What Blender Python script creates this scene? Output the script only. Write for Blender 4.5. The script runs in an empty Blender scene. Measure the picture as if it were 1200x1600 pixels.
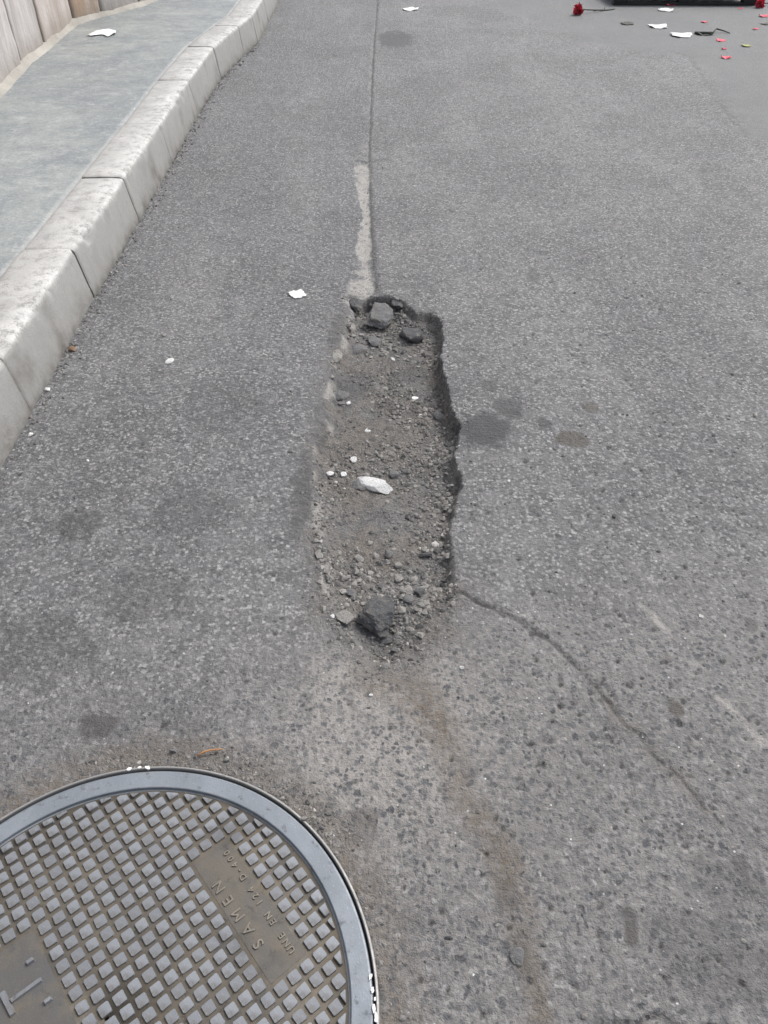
import bpy, bmesh, math, random
import numpy as np
from mathutils import Vector, Matrix, noise as mnoise

SC = bpy.context.scene
COL = SC.collection
R = math.radians
# ------------------------------------------------------------------ camera, sky, sun, exposure
CAM_H, PITCH, FPX = 1.40, 42.0, 1200.0        # metres, degrees below the horizon, focal length in photo pixels
cam = bpy.data.cameras.new('camera')
camo = bpy.data.objects.new('camera', cam); COL.objects.link(camo)
camo.location = (0, 0, CAM_H); camo.rotation_euler = (R(90 - PITCH), 0, 0)
cam.sensor_fit = 'VERTICAL'; cam.sensor_height = 24.0; cam.lens = 24.0 * FPX / 1600.0
cam.clip_start = 0.05; cam.clip_end = 600
SC.camera = camo

SUN_EL, SUN_AZ = 52.0, 48.0                   # azimuth clockwise from +Y (straight ahead)
world = bpy.data.worlds.new('World'); SC.world = world; world.use_nodes = True
wn = world.node_tree; wn.nodes.clear()
sky = wn.nodes.new('ShaderNodeTexSky'); sky.sky_type = 'NISHITA'; sky.sun_disc = False
sky.sun_elevation = R(SUN_EL); sky.sun_rotation = R(SUN_AZ); sky.dust_density = 4.0; sky.air_density = 1.0
hs = wn.nodes.new('ShaderNodeHueSaturation'); hs.inputs['Saturation'].default_value = 0.42   # overcast: nearly white cloud
bg = wn.nodes.new('ShaderNodeBackground'); bg.inputs['Strength'].default_value = 0.13
wo = wn.nodes.new('ShaderNodeOutputWorld')
wn.links.new(sky.outputs[0], hs.inputs['Color']); wn.links.new(hs.outputs[0], bg.inputs[0]); wn.links.new(bg.outputs[0], wo.inputs[0])
sl = bpy.data.lights.new('sun', 'SUN'); sl.energy = 1.25; sl.angle = R(24); sl.color = (1.0, 0.97, 0.93)
so = bpy.data.objects.new('sun', sl); COL.objects.link(so)
sd = Vector((math.sin(R(SUN_AZ)) * math.cos(R(SUN_EL)), math.cos(R(SUN_AZ)) * math.cos(R(SUN_EL)), math.sin(R(SUN_EL))))
so.rotation_euler = sd.to_track_quat('Z', 'Y').to_euler(); so.location = (2, 4, 6)
SC.view_settings.view_transform = 'Standard'; SC.view_settings.look = 'None'
SC.view_settings.exposure = 0.72; SC.view_settings.gamma = 1.0; SC.view_settings.use_curve_mapping = False
SC.render.engine = 'CYCLES'
SC.cycles.max_bounces = 6

# ------------------------------------------------------------------ pixel -> ground
CT, ST = math.cos(R(PITCH)), math.sin(R(PITCH))
def px(x, y, z=0.0):
    a = (x - 600) / FPX; b = -(y - 800) / FPX
    d = (a, CT + b * ST, -ST + b * CT)
    k = (z - CAM_H) / d[2]
    return (d[0] * k, d[1] * k)
def depth_at(x, y):                            # metres along the view axis of a ground point
    return y * CT + CAM_H * ST
def mpp(x, y):                                 # metres across for one photo pixel at ground point
    return depth_at(x, y) / FPX
def proj(x, y, z=0.0):
    d = y * CT - (z - CAM_H) * ST
    u = x / d; v = (y * ST + (z - CAM_H) * CT) / d
    return 600 + u * FPX, 800 - v * FPX

# ------------------------------------------------------------------ numpy noise
def _hash(ix, iy, seed):
    h = (ix.astype(np.int64) * 374761393 + iy.astype(np.int64) * 668265263 + seed * 1442695041) & 0xFFFFFFFF
    h = ((h ^ (h >> 13)) * 1274126177) & 0xFFFFFFFF
    h = ((h ^ (h >> 16)) * 2246822519) & 0xFFFFFFFF
    return ((h ^ (h >> 15)) & 0xFFFFFF) / float(0xFFFFFF)
def vnoise(x, y, seed=0):
    ix = np.floor(x); iy = np.floor(y); fx = x - ix; fy = y - iy
    fx = fx * fx * (3 - 2 * fx); fy = fy * fy * (3 - 2 * fy)
    a = _hash(ix, iy, seed); b = _hash(ix + 1, iy, seed); c = _hash(ix, iy + 1, seed); d = _hash(ix + 1, iy + 1, seed)
    return (a + (b - a) * fx) * (1 - fy) + (c + (d - c) * fx) * fy
def fbm(x, y, scale, octv=4, seed=0, gain=0.5):
    s = 0; amp = 1; tot = 0; f = scale
    for o in range(octv):
        s = s + amp * vnoise(x * f + 17.3 * o, y * f - 9.1 * o, seed + o); tot += amp; amp *= gain; f *= 2.03
    return s / tot * 2 - 1
def sstep(a, b, x):
    t = np.clip((x - a) / (b - a), 0, 1); return t * t * (3 - 2 * t)

# ------------------------------------------------------------------ ground features, taken from the photo and laid on the ground
HOLE = [  # x, y, wall width (m), depth (m)
 (545,468,.05,.045),(575,462,.025,.05),(610,464,.02,.05),(632,472,.02,.05),(650,488,.02,.05),(672,490,.015,.05),(690,500,.010,.048),
 (692,530,.008,.060),(687,560,.008,.066),(698,598,.008,.070),(705,640,.008,.070),(718,665,.009,.064),(715,695,.013,.054),(709,708,.013,.050),
 (723,758,.010,.056),(715,780,.020,.040),(707,815,.028,.034),(707,860,.020,.034),(713,905,.03,.030),(716,928,.07,.024),(706,965,.10,.022),
 (686,1005,.10,.020),(652,1036,.09,.020),(612,1046,.06,.022),(586,1038,.03,.030),(558,1018,.06,.026),(520,995,.10,.022),(500,955,.11,.024),(491,905,.12,.026),
 (486,850,.11,.030),(483,800,.10,.034),(483,760,.07,.040),(486,720,.05,.042),(491,680,.045,.042),(499,640,.045,.043),(507,600,.05,.045),(514,570,.06,.045),
 (527,530,.07,.045),(538,500,.06,.045)]
HP = np.array([px(a, b) for a, b, _, _ in HOLE]); HW = np.array([w for _, _, w, _ in HOLE]); HD = np.array([d for *_, d in HOLE])
def hole_sd(x, y):
    """signed distance (inside positive), wall width and depth of the nearest edge"""
    n = len(HP); best = np.full(x.shape, 1e9); w = np.zeros(x.shape); dd = np.zeros(x.shape); ins = np.zeros(x.shape, bool)
    for i in range(n):
        ax, ay = HP[i]; bx, by = HP[(i + 1) % n]; ex, ey = bx - ax, by - ay
        t = np.clip(((x - ax) * ex + (y - ay) * ey) / (ex * ex + ey * ey), 0, 1)
        d = np.hypot(x - ax - t * ex, y - ay - t * ey)
        m = d < best; best = np.where(m, d, best)
        w = np.where(m, HW[i] + t * (HW[(i + 1) % n] - HW[i]), w); dd = np.where(m, HD[i] + t * (HD[(i + 1) % n] - HD[i]), dd)
        c = ((ay > y) != (by > y)) & (x < ex * (y - ay) / (ey if abs(ey) > 1e-9 else 1e-9) + ax)
        ins ^= c
    return np.where(ins, best, -best), w, dd
def pline(pts, x, y):
    """distance to a photo polyline laid on the ground; returns distance / interpolated half width, and side"""
    P = [(*px(a, b), c * mpp(*px(a, b))) for a, b, c in pts]
    best = np.full(x.shape, 1e9); bd = np.full(x.shape, 1e9)
    for (ax, ay, aw), (bx, by, bw) in zip(P[:-1], P[1:]):
        ex, ey = bx - ax, by - ay
        t = np.clip(((x - ax) * ex + (y - ay) * ey) / (ex * ex + ey * ey), 0, 1)
        d = np.hypot(x - ax - t * ex, y - ay - t * ey); q = d / (aw + t * (bw - aw))
        m = q < best; best = np.where(m, q, best); bd = np.where(m, d, bd)
    return best, bd
CRACK = [(708,922,5),(745,940,4),(790,960,5),(835,985,6),(880,1020,4),(915,1055,3),(945,1095,3),(975,1130,3.5),(1000,1155,9),(1012,1168,4),(1035,1190,3.5),(1070,1225,3),(1100,1262,2.5),(1125,1290,1.5)]
SEAM = [(593,-40,2),(590,5,2),(584,80,2.5),(580,170,2.5),(577,250,3),(580,330,4),(583,400,5),(590,458,7)]
CEMENT = [(566,262,15),(567,298,9),(573,335,6),(569,385,13),(570,412,9),(564,445,21),(560,470,22)]
SEAMDUST = [(588,20,2),(580,90,2.5),(575,170,3),(571,215,7),(568,262,12)]
PALE2 = [(1005,945,8),(1060,1010,9),(1100,1060,11),(1140,1105,9),(1195,1165,10)]
BROWN = [(600,1050,45),(655,1085,36),(690,1130,26),(718,1230,22),(770,1320,26),(805,1420,24),(828,1530,22),(835,1640,20)]
BOTTOM = [(930,1612,8),(962,1596,6),(1000,1600,6),(1030,1590,6),(1062,1606,7),(1120,1612,8)]
PATCHLINE = [(950,100,2),(985,85,1.5),(1015,78,1)]
PATCHLINE2 = [(1050,80,2),(1078,90,4),(1100,125,3),(1135,178,4),(1172,220,5),(1215,262,4)]
CROSS = [(556,251,2),(572,254,5),(590,252,5),(606,251,2)]
STAINS_SHADE = [ # px x, y, half width, half height, brown 0..1, strength
 (755,672,46,26,.05,1.0),(798,641,23,18,.1,.8),(764,603,10,8,.2,.65),(850,661,12,8,.1,.85),(896,685,28,15,.8,.85),(920,635,12,10,.8,.65),(548,582,34,26,0,.45),(625,612,45,13,1,.55),(640,560,36,12,.2,.4),(590,470,34,10,.1,.6),
 (834,430,8,12,.2,.45),(617,62,28,13,0,1.25),(1060,1110,14,16,.8,.75),(985,1455,15,36,.5,.8),(150,1132,32,22,.3,.75),(1110,1500,110,80,.1,.38),(60,1010,90,60,.1,.40),(230,930,70,45,.1,.34),(1130,1380,60,40,.1,.3),(350,640,60,40,0,.22),(1080,1156,7,8,.5,.5),
 (1160,1357,14,16,.3,.45),(955,1135,12,9,.3,.3),(1040,1030,12,10,.7,.3),(120,820,34,26,.2,.5),(300,800,70,45,.1,.38),(60,480,40,30,.1,.15),
 (640,1445,26,18,.3,.3),(815,1500,20,60,.3,.35),(1085,975,9,9,.6,.4),(470,770,16,70,.1,.55),(1105,790,9,9,.2,.3),(1170,972,8,9,.4,.5),(525,520,12,30,.1,.45),(500,660,10,40,.1,.35),  # dark band beside the pothole's left edge is shade put into the colour
 (790,1400,22,30,.6,.35),(735,1200,16,22,.2,.3),(560,1290,30,30,.9,.4),(515,1270,16,12,1,.35)]
MC = (-0.438, 0.366); MR = 0.431                 # manhole centre, outer radius of its frame
pit_rng = random.Random(4)
PITS = []
for i in range(620):
    u, v = pit_rng.uniform(20, 1190), pit_rng.uniform(180, 1590)
    if i > 360: u, v = pit_rng.uniform(800, 1200), pit_rng.uniform(230, 1250)
    X, Y = px(u, v)
    if u < 560 and pit_rng.random() < .5: continue
    PITS.append((X, Y, pit_rng.uniform(.003, .0075) + .0016 * Y * pit_rng.random(), pit_rng.uniform(.003, .008)))
PA = np.array(PITS)
def field(x, y):
    """height and masks of the road sheet at arrays x, y"""
    x = np.asarray(x, float); y = np.asarray(y, float)
    z = 0.004 * fbm(x, y, 1.3, 3, 3) + 0.0016 * fbm(x, y, 26, 3, 9) + 0.0016 * fbm(x, y, 95, 3, 21)
    near = (np.abs(x) < 1.6) & (y < 4.5) & (y > -.2)
    wx = x + .010 * fbm(x, y, 22, 3, 31); wy = y + .010 * fbm(x, y, 22, 3, 41)
    wx2 = x + .0045 * fbm(x, y, 60, 2, 51); wy2 = y + .0045 * fbm(x, y, 60, 2, 61)
    S = {}
    # --- pothole
    dirt = np.zeros_like(x); sdv = np.full_like(x, -1.0)
    m = (x > -.45) & (x < .5) & (y > .85) & (y < 3.05)
    if m.any():
        xm, ym = x[m], y[m]
        fine = .35 + .65 * sstep(-.05, .1, np.abs(xm - .22) * 0 + (xm < .1) * .1)
        sd_, w_, d_ = hole_sd(xm + .008 * fbm(xm, ym, 30, 3, 71) * fine + .003 * fbm(xm, ym, 110, 2, 74), ym + .008 * fbm(xm, ym, 30, 3, 81) * fine)
        sd_ = sd_ + .012 * fbm(xm, ym, 18, 4, 83) * sstep(.012, .03, w_)
        sdv[m] = sd_
        floor = .013 * fbm(xm, ym, 7, 4, 91) + .005 * fbm(xm, ym, 40, 3, 95) * sstep(-.3, .3, fbm(xm, ym, 8, 2, 93)) + .0016 * fbm(xm, ym, 140, 2, 97)
        sharp = 1 - sstep(.012, .03, w_)
        sd_ = sd_ + sharp * (.005 * fbm(xm, ym, 55, 3, 84) + .003 * fbm(xm, ym, 130, 2, 85))
        dep = d_ * np.where(sharp > .5, .70 * sstep(0, 1, (sd_ + .002) / (w_ * .8)) + .30 * sstep(0, 1, (sd_ - w_ * 1.1) / (w_ * 1.6)), sstep(0, 1, (sd_ + .002) / w_))
        k = sstep(.0, .03, sd_)
        sag = .006 * sstep(-.12, .0, sd_) * (1 - sstep(-.06, .04, xm))
        z[m] = z[m] - dep + k * floor - sag
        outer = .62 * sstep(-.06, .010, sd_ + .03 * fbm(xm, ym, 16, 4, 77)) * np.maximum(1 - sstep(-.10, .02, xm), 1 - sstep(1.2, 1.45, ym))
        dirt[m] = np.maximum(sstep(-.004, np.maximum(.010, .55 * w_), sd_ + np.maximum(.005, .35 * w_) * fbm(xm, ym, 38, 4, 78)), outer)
    # --- seam, cracks
    q, d = pline(SEAM, wx + .006 * fbm(x, y, 14, 3, 26), wy); crk = (1 - sstep(.4, 1.3, q)) * np.clip(.45 + .5 * fbm(x, y, 9, 3, 23), 0, .8); z = z - .005 * crk
    right = sstep(-.004, .004, x - np.interp(y, [p[1] for p in [px(a, b) for a, b, _ in SEAM]][::-1], [p[0] for p in [px(a, b) for a, b, _ in SEAM]][::-1]))
    z = z + .0035 * right * sstep(2.7, 2.9, y) * (1 - sstep(.0, .5, x))
    q, d = pline(CRACK, wx, wy); c2 = 1 - sstep(.35, 1.5, q); z = z - .006 * c2 * (.6 + .4 * fbm(x, y, 14, 2, 7)); crk = np.maximum(crk, c2 * np.clip(.6 + .8 * fbm(x, y, 20, 3, 8), 0, 1))
    cdust = (1 - sstep(.6, 5.5, q)) * sstep(-.4, .4, fbm(x, y, 12, 3, 18))
    for L in (BOTTOM, PATCHLINE, PATCHLINE2, CROSS):
        q, d = pline(L, wx, wy); c3 = (1 - sstep(.3, 1.2, q)) * (1.0 if L in (BOTTOM, CROSS) else .5); z = z - .006 * c3; crk = np.maximum(crk, c3 * np.clip(.55 + .5 * fbm(x, y, 9, 3, 24), 0, 1))
    # --- pale cement
    q1, _ = pline(CEMENT, wx + .006 * fbm(x, y, 45, 3, 12), wy); q2, _ = pline(PALE2, wx, wy); q3, _ = pline(SEAMDUST, wx, wy)
    cem = np.maximum((1 - sstep(.75, 1.1, q1)), np.maximum(1.2 * (1 - sstep(.2, 1.4, q2)) * (.35 + .65 * vnoise(x * 40, y * 40, 5)), .35 * (1 - sstep(.5, 1.3, q3)) * sstep(-.2, .3, fbm(x, y, 7, 3, 27))))
    cem = cem * sstep(.32, .55, .5 + .55 * fbm(x, y, 19, 5, 28) + .12 * (q1 < .5)) * sstep(.12, .4, vnoise(x * 60, y * 60, 15) * .6 + .4 * vnoise(x * 150, y * 150, 16))
    z = z - .004 * (1 - sstep(.6, 1.2, q1))
    # left slope of the hole is pale where the sub-base shows
    pl = sstep(.004, .014, sdv) * (1 - sstep(.025, .05, sdv)) * (x < -.02) * (y > 1.25) * sstep(-.05, .3, fbm(x, y, 14, 4, 19)) * np.where(y > 1.6, 1.25, .8)
    cem = np.maximum(cem, np.clip(.9 * pl, 0, 1))
    # --- stains, plus the shade painted along the pothole's left edge
    st = np.zeros_like(x); br = np.zeros_like(x)
    for (u, v, hw, hh, b, s) in STAINS_SHADE:
        X, Y = px(u, v); X1, Y1 = px(u, v - hh); X2, Y2 = px(u, v + hh); rw = hw * mpp(X, Y); rh = abs(Y1 - Y2) / 2
        Yc = (Y1 + Y2) / 2
        mm = (np.abs(x - X) < rw * 1.9 + .03) & (np.abs(y - Yc) < rh * 1.9 + .03)
        if not mm.any(): continue
        q = (np.abs((wx[mm] - X) / rw) ** 2.4 + np.abs((wy[mm] - Yc) / rh) ** 2.4) ** (1 / 2.4)
        a = np.minimum(1, s * 1.0) * (1 - sstep(.72, 1.15, q + .45 * fbm(x[mm], y[mm], 32, 4, 33)))
        st[mm] = np.maximum(st[mm], a); br[mm] = np.maximum(br[mm], a * b)
    # --- brown washed-out dirt below the hole, dirt round the manhole, along the kerb
    q, _ = pline(BROWN, wx + .03 * fbm(x, y, 6, 3, 44), wy); bw = (1 - sstep(.3, 1.7, q)) * (.8 + .5 * fbm(x, y, 10, 3, 45))
    rm = np.hypot(x - MC[0], y - MC[1])
    ringd = (1 - sstep(0, .11, rm - MR + .02 * fbm(x, y, 10, 3, 46))) * sstep(-.9, -.2, (x - MC[0]) * .6 + (y - MC[1]) - .05)
    brown = np.clip(np.maximum(np.maximum(bw * 1.0, ringd * .8), np.maximum(br, cdust * .35)), 0, 1)
    # --- manhole seat: the frame sits in a sunk ring
    z = np.where(rm < MR + .03, z * sstep(MR, MR + .03, rm), z)
    z = np.where(rm < MR - .004, -.045, z)
    # --- pits
    if near.any():
        zn = z[near]; xn = x[near]; yn = y[near]; cn = crk[near]
        order = np.argsort(yn, kind='stable'); ys = yn[order]
        for (X, Y, r, dp) in PITS:
            i0, i1 = np.searchsorted(ys, [Y - 2 * r, Y + 2 * r]); idx = order[i0:i1]
            idx = idx[np.abs(xn[idx] - X) < 2 * r]
            if len(idx):
                g = np.exp(-((xn[idx] - X) ** 2 + (yn[idx] - Y) ** 2) / (r * r) * 1.4); zn[idx] -= dp * g; cn[idx] = np.maximum(cn[idx], .75 * sstep(.35, .8, g))
        z[near] = zn; crk[near] = cn
    # --- regions
    ca, cb = px(430, 1060), px(1230, 905)
    lim = np.interp(x, [-.8, ca[0], .15, cb[0], 2], [.95, ca[1], 1.15, cb[1], 1.4])
    coarse = 1 - sstep(-.15, .25, y - lim + .12 * fbm(x, y, 4, 3, 55))
    u1 = px(600, 1130)
    warm = np.exp(-(((x - u1[0] + .02) / .22) ** 2 + ((y - u1[1]) / .24) ** 2)) + .35 * coarse * (x > -.15)
    # smooth concrete-like area at the far right
    bx = np.interp(y, [4.3, 4.88, 5.7, 6.4, 6.95, 7.4, 9, 14], [2.6, 2.17, 2.25, 2.40, 2.40, 1.75, 1.2, 1.0])
    smooth = sstep(-.10, .10, x - bx + .10 * fbm(x, y, 5, 4, 66)) * (y > 4.2)
    leftlane = (1 - right) * sstep(.9, 1.6, y + .15 * fbm(x, y, 5, 2, 67))
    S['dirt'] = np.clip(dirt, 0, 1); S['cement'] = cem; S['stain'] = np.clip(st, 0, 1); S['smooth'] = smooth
    S['brown'] = brown; S['coarse'] = np.clip(coarse, 0, 1); S['crack'] = np.clip(crk, 0, 1); S['warm'] = np.clip(warm, 0, 1); S['left'] = leftlane
    S['sd'] = sdv
    return z, S
def ground_z(x, y):
    z, _ = field(np.array([x]), np.array([y])); return float(z[0])

# ------------------------------------------------------------------ materials
class NT:
    def __init__(s, name):
        s.m = bpy.data.materials.new(name); s.m.use_nodes = True; s.t = s.m.node_tree; s.t.nodes.clear()
        s.out = s.t.nodes.new('ShaderNodeOutputMaterial'); s.b = s.t.nodes.new('ShaderNodeBsdfPrincipled')
        s.t.links.new(s.b.outputs[0], s.out.inputs[0])
        tc = s.t.nodes.new('ShaderNodeTexCoord'); s.obj = tc.outputs['Object']; s.gen = tc.outputs['Generated']
    def N(s, k): return s.t.nodes.new('ShaderNode' + k)
    def L(s, a, b): s.t.links.new(a, b)
    def val(s, sock, v):
        if hasattr(v, 'is_output'): s.L(v, sock)
        elif isinstance(v, (tuple, list)): sock.default_value = (*v, 1) if len(v) == 3 and len(sock.default_value) == 4 else v
        else: sock.default_value = v
    def noise(s, scale, detail=3, rough=.5, vec=None, dist=0, col=False):
        n = s.N('TexNoise'); n.inputs['Scale'].default_value = scale; n.inputs['Detail'].default_value = detail
        n.inputs['Roughness'].default_value = rough; n.inputs['Distortion'].default_value = dist; s.L(vec or s.obj, n.inputs['Vector'])
        return n.outputs['Color' if col else 'Fac']
    def voro(s, scale, vec=None, feat='F1', rand=1.0):
        n = s.N('TexVoronoi'); n.feature = feat; n.inputs['Scale'].default_value = scale; n.inputs['Randomness'].default_value = rand
        s.L(vec or s.obj, n.inputs['Vector']); return n
    def ramp(s, v, a, b, lo=0.0, hi=1.0):
        n = s.N('MapRange'); n.interpolation_type = 'SMOOTHSTEP'; s.val(n.inputs['Value'], v)
        n.inputs['From Min'].default_value = a; n.inputs['From Max'].default_value = b
        n.inputs['To Min'].default_value = lo; n.inputs['To Max'].default_value = hi; return n.outputs[0]
    def math(s, op, a, b=0.0):
        n = s.N('Math'); n.operation = op; s.val(n.inputs[0], a); s.val(n.inputs[1], b); return n.outputs[0]
    def mix(s, f, a, b, mode='MIX'):
        n = s.N('Mix'); n.data_type = 'RGBA'; n.blend_type = mode; n.clamp_factor = True
        s.val(n.inputs[0], f); s.val(n.inputs[6], a); s.val(n.inputs[7], b); return n.outputs[2]
    def attr(s, name):
        n = s.N('Attribute'); n.attribute_name = name; return n.outputs['Fac']
    def bump(s, h, strength=.5, dist=.003, normal=None):
        n = s.N('Bump'); n.inputs['Strength'].default_value = strength; n.inputs['Distance'].default_value = dist
        s.L(h, n.inputs['Height'])
        if normal: s.L(normal, n.inputs['Normal'])
        return n.outputs[0]
    def done(s, color=None, rough=.8, metal=0, normal=None, spec=.5):
        if color is not None: s.val(s.b.inputs['Base Color'], color)
        s.val(s.b.inputs['Roughness'], rough); s.val(s.b.inputs['Metallic'], metal); s.b.inputs['Specular IOR Level'].default_value = spec
        if normal: s.L(normal, s.b.inputs['Normal'])
        return s.m
def warp(n, amt, scale):
    w = n.noise(scale, 2, .5, col=True); v = n.N('VectorMath'); v.operation = 'SUBTRACT'; n.L(w, v.inputs[0]); v.inputs[1].default_value = (.5, .5, .5)
    s_ = n.N('VectorMath'); s_.operation = 'SCALE'; n.L(v.outputs[0], s_.inputs[0]); s_.inputs['Scale'].default_value = amt
    a = n.N('VectorMath'); a.operation = 'ADD'; n.L(n.obj, a.inputs[0]); n.L(s_.outputs[0], a.inputs[1]); return a.outputs[0]
def sep(n, c):
    q = n.N('SeparateColor'); n.L(c, q.inputs[0]); return q.outputs

def mat_road():
    n = NT('asphalt')
    wv = warp(n, .012, 80); wv2 = warp(n, .006, 160)
    A = {k: n.attr(k) for k in ('dirt', 'cement', 'stain', 'smooth', 'brown', 'coarse', 'crack', 'warm', 'left')}
    big = n.noise(1.3, 4, .6); mid = n.noise(7, 5, .65); cloud = n.noise(34, 4, .65); fin = n.noise(95, 4, .7); grit = n.noise(300, 3, .7)
    # binder colour: dusty worn asphalt, cooler on the left lane, warmer at the bottom
    mpt = n.N('Mapping'); n.L(n.obj, mpt.inputs[0]); mpt.inputs['Scale'].default_value = (2.2, .45, 1); track = n.noise(1.4, 4, .6, mpt.outputs[0])
    bind = n.mix(A['left'], (.222, .220, .221), (.178, .181, .190))
    bind = n.mix(n.ramp(big, .40, .60, 0, .72), bind, (.102, .102, .106)); bind = n.mix(n.ramp(track, .48, .66, 0, .60), bind, (.300, .298, .296))
    bind = n.mix(n.ramp(mid, .48, .75, 0, .50), bind, (.270, .264, .258)); bind = n.mix(n.ramp(mid, .45, .25, 0, .55), bind, (.112, .113, .118))
    bind = n.mix(n.ramp(cloud, .5, .72, 0, .62), bind, (.330, .327, .324)); bind = n.mix(n.ramp(cloud, .48, .30, 0, .70), bind, (.092, .093, .097))
    bind = n.mix(n.ramp(fin, .54, .74, 0, .40), bind, (.310, .306, .304)); bind = n.mix(n.ramp(fin, .46, .28, 0, .50), bind, (.085, .085, .088))
    bind = n.mix(n.math('MULTIPLY', A['smooth'], .8), bind, (.160, .166, .167))
    # aggregate: dark stones ~10 mm in a light binder near the camera, finer and patchier elsewhere
    v0 = n.voro(58, wv); c0 = sep(n, v0.outputs['Color'])
    stone0 = n.math('MULTIPLY', n.ramp(v0.outputs['Distance'], .30, .52, 1, 0), n.ramp(c0[0], .70, .76))
    v1 = n.voro(98, wv); c1 = sep(n, v1.outputs['Color'])
    stone1 = n.math('MULTIPLY', n.ramp(v1.outputs['Distance'], .30, .58, 1, 0), n.ramp(c1[0], .34, .44))
    v4 = n.voro(120, wv2); c4 = sep(n, v4.outputs['Color']); pk = n.mix(n.math('POWER', c4[0], 2.0), (.046, .047, .051), (.470, .466, .462)); pk = n.mix(n.ramp(v4.outputs['Distance'], .42, .70, 0, .75), pk, (.070, .070, .072))
    bind = n.mix(n.math('MULTIPLY', n.ramp(n.noise(17, 4, .65), .34, .62, .30, .72), n.math('MULTIPLY', n.ramp(A['smooth'], 0, 1, 1, .12), n.ramp(A['coarse'], 0, 1, 1, .62))), bind, pk)
    bind = n.mix(n.math('MULTIPLY', A['coarse'], .45), bind, n.mix(.5, bind, (.105, .100, .097)))
    bind = n.mix(n.math('MULTIPLY', A['warm'], n.ramp(cloud, .3, .6, .40, .85)), bind, (.325, .308, .288))
    v2 = n.voro(78, wv2); c2 = sep(n, v2.outputs['Color'])
    stone2 = n.math('MULTIPLY', n.ramp(v2.outputs['Distance'], .24, .62, 1, 0), n.ramp(c2[0], .52, .62))
    sc0 = n.mix(c0[1], (.055, .059, .067), (.130, .134, .142))
    sc1 = n.mix(c1[1], (.055, .057, .064), (.140, .141, .146)); sc1 = n.mix(n.ramp(c1[2], .86, .93, 0, .8), sc1, (.24, .232, .222))
    sc2 = n.mix(c2[1], (.060, .060, .064), (.150, .150, .154)); sc2 = n.mix(n.ramp(c2[2], .76, .88, 0, .8), sc2, (.38, .376, .37))
    patchy = n.ramp(n.noise(9, 4, .6), .38, .60)
    k1 = n.math('MULTIPLY', stone1, n.math('MULTIPLY', n.ramp(A['coarse'], 0, 1, .30, .92), n.ramp(patchy, 0, 1, .45, 1)))
    k0 = n.math('MULTIPLY', stone0, n.math('MULTIPLY', n.ramp(A['coarse'], 0, 1, .10, .85), n.ramp(patchy, 0, 1, .6, 1)))
    k2 = n.math('MULTIPLY', stone2, n.math('MULTIPLY', n.ramp(A['smooth'], 0, 1, .78, .10), n.ramp(patchy, 0, 1, .95, .35)))
    col = n.mix(k2, bind, sc2); col = n.mix(k1, col, sc1); col = n.mix(k0, col, sc0)
    gk = n.ramp(A['smooth'], 0, 1, 1, .35)
    col = n.mix(n.math('MULTIPLY', n.ramp(grit, .55, .75, 0, .5), gk), col, (.36, .357, .355)); col = n.mix(n.math('MULTIPLY', n.ramp(grit, .42, .28, 0, .55), gk), col, (.06, .06, .062))
    # tiny pale chips
    v3 = n.voro(75, n.obj); c3 = sep(n, v3.outputs['Color'])
    chip = n.math('MULTIPLY', n.ramp(v3.outputs['Distance'], .10, .20, 1, 0), n.ramp(c3[0], .88, .91)); col = n.mix(n.math('MULTIPLY', chip, c3[1]), col, (.66, .66, .65))
    # brown dirt, pale cement, stains and painted edge shade
    col = n.mix(n.math('MULTIPLY', A['brown'], n.math('MULTIPLY', n.ramp(n.noise(38, 5, .7), .32, .58, .22, 1.0), n.math('SUBTRACT', 1.0, n.math('MULTIPLY', n.math('MAXIMUM', k1, k0), .75)))), col, n.mix(n.noise(30, 3), (.090, .076, .062), (.205, .174, .142)))
    cemc = n.mix(n.noise(35, 4, .65), (.23, .222, .205), (.46, .445, .42)); cemc = n.mix(n.ramp(n.noise(150, 2), .40, .3, 0, .7), cemc, (.10, .10, .10))
    # pothole floor: grey-brown grit and smooth dust
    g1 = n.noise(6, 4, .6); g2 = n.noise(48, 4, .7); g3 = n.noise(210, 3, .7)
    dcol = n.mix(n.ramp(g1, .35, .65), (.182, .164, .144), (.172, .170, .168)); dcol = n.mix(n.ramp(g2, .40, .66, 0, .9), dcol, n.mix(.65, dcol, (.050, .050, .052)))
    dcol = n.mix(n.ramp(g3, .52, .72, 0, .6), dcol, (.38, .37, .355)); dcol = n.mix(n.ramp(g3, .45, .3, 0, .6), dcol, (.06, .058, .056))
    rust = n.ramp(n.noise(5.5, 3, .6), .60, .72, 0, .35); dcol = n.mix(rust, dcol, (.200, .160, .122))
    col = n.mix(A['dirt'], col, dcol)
    col = n.mix(A['cement'], col, cemc)
    col = n.mix(n.math('MULTIPLY', A['stain'], .97), col, n.mix(A['brown'], (.060, .060, .065), (.098, .088, .075)))  # this mask also holds the shade painted left of the pothole
    col = n.mix(n.math('MULTIPLY', A['crack'], .85), col, (.040, .038, .036))
    h = n.math('ADD', n.math('MULTIPLY', n.math('MULTIPLY', stone1, n.ramp(A['coarse'], 0, 1, .3, .9)), n.math('SUBTRACT', c1[1], .45)), n.math('MULTIPLY', grit, 1.0))
    h = n.math('ADD', h, n.math('MULTIPLY', stone2, n.math('SUBTRACT', c2[1], .35)))
    h = n.math('ADD', h, n.math('MULTIPLY', fin, 2.6)); h = n.math('ADD', h, n.math('MULTIPLY', n.math('MULTIPLY', n.math('SUBTRACT', g3, .5), A['dirt']), 2.2))
    nb = n.bump(h, .85, .0042)
    rough = n.ramp(grit, .2, .8, .50, .80)
    rough = n.math('SUBTRACT', rough, n.math('MULTIPLY', A['stain'], .12))
    return n.done(col, rough, 0, nb, .4)

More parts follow.
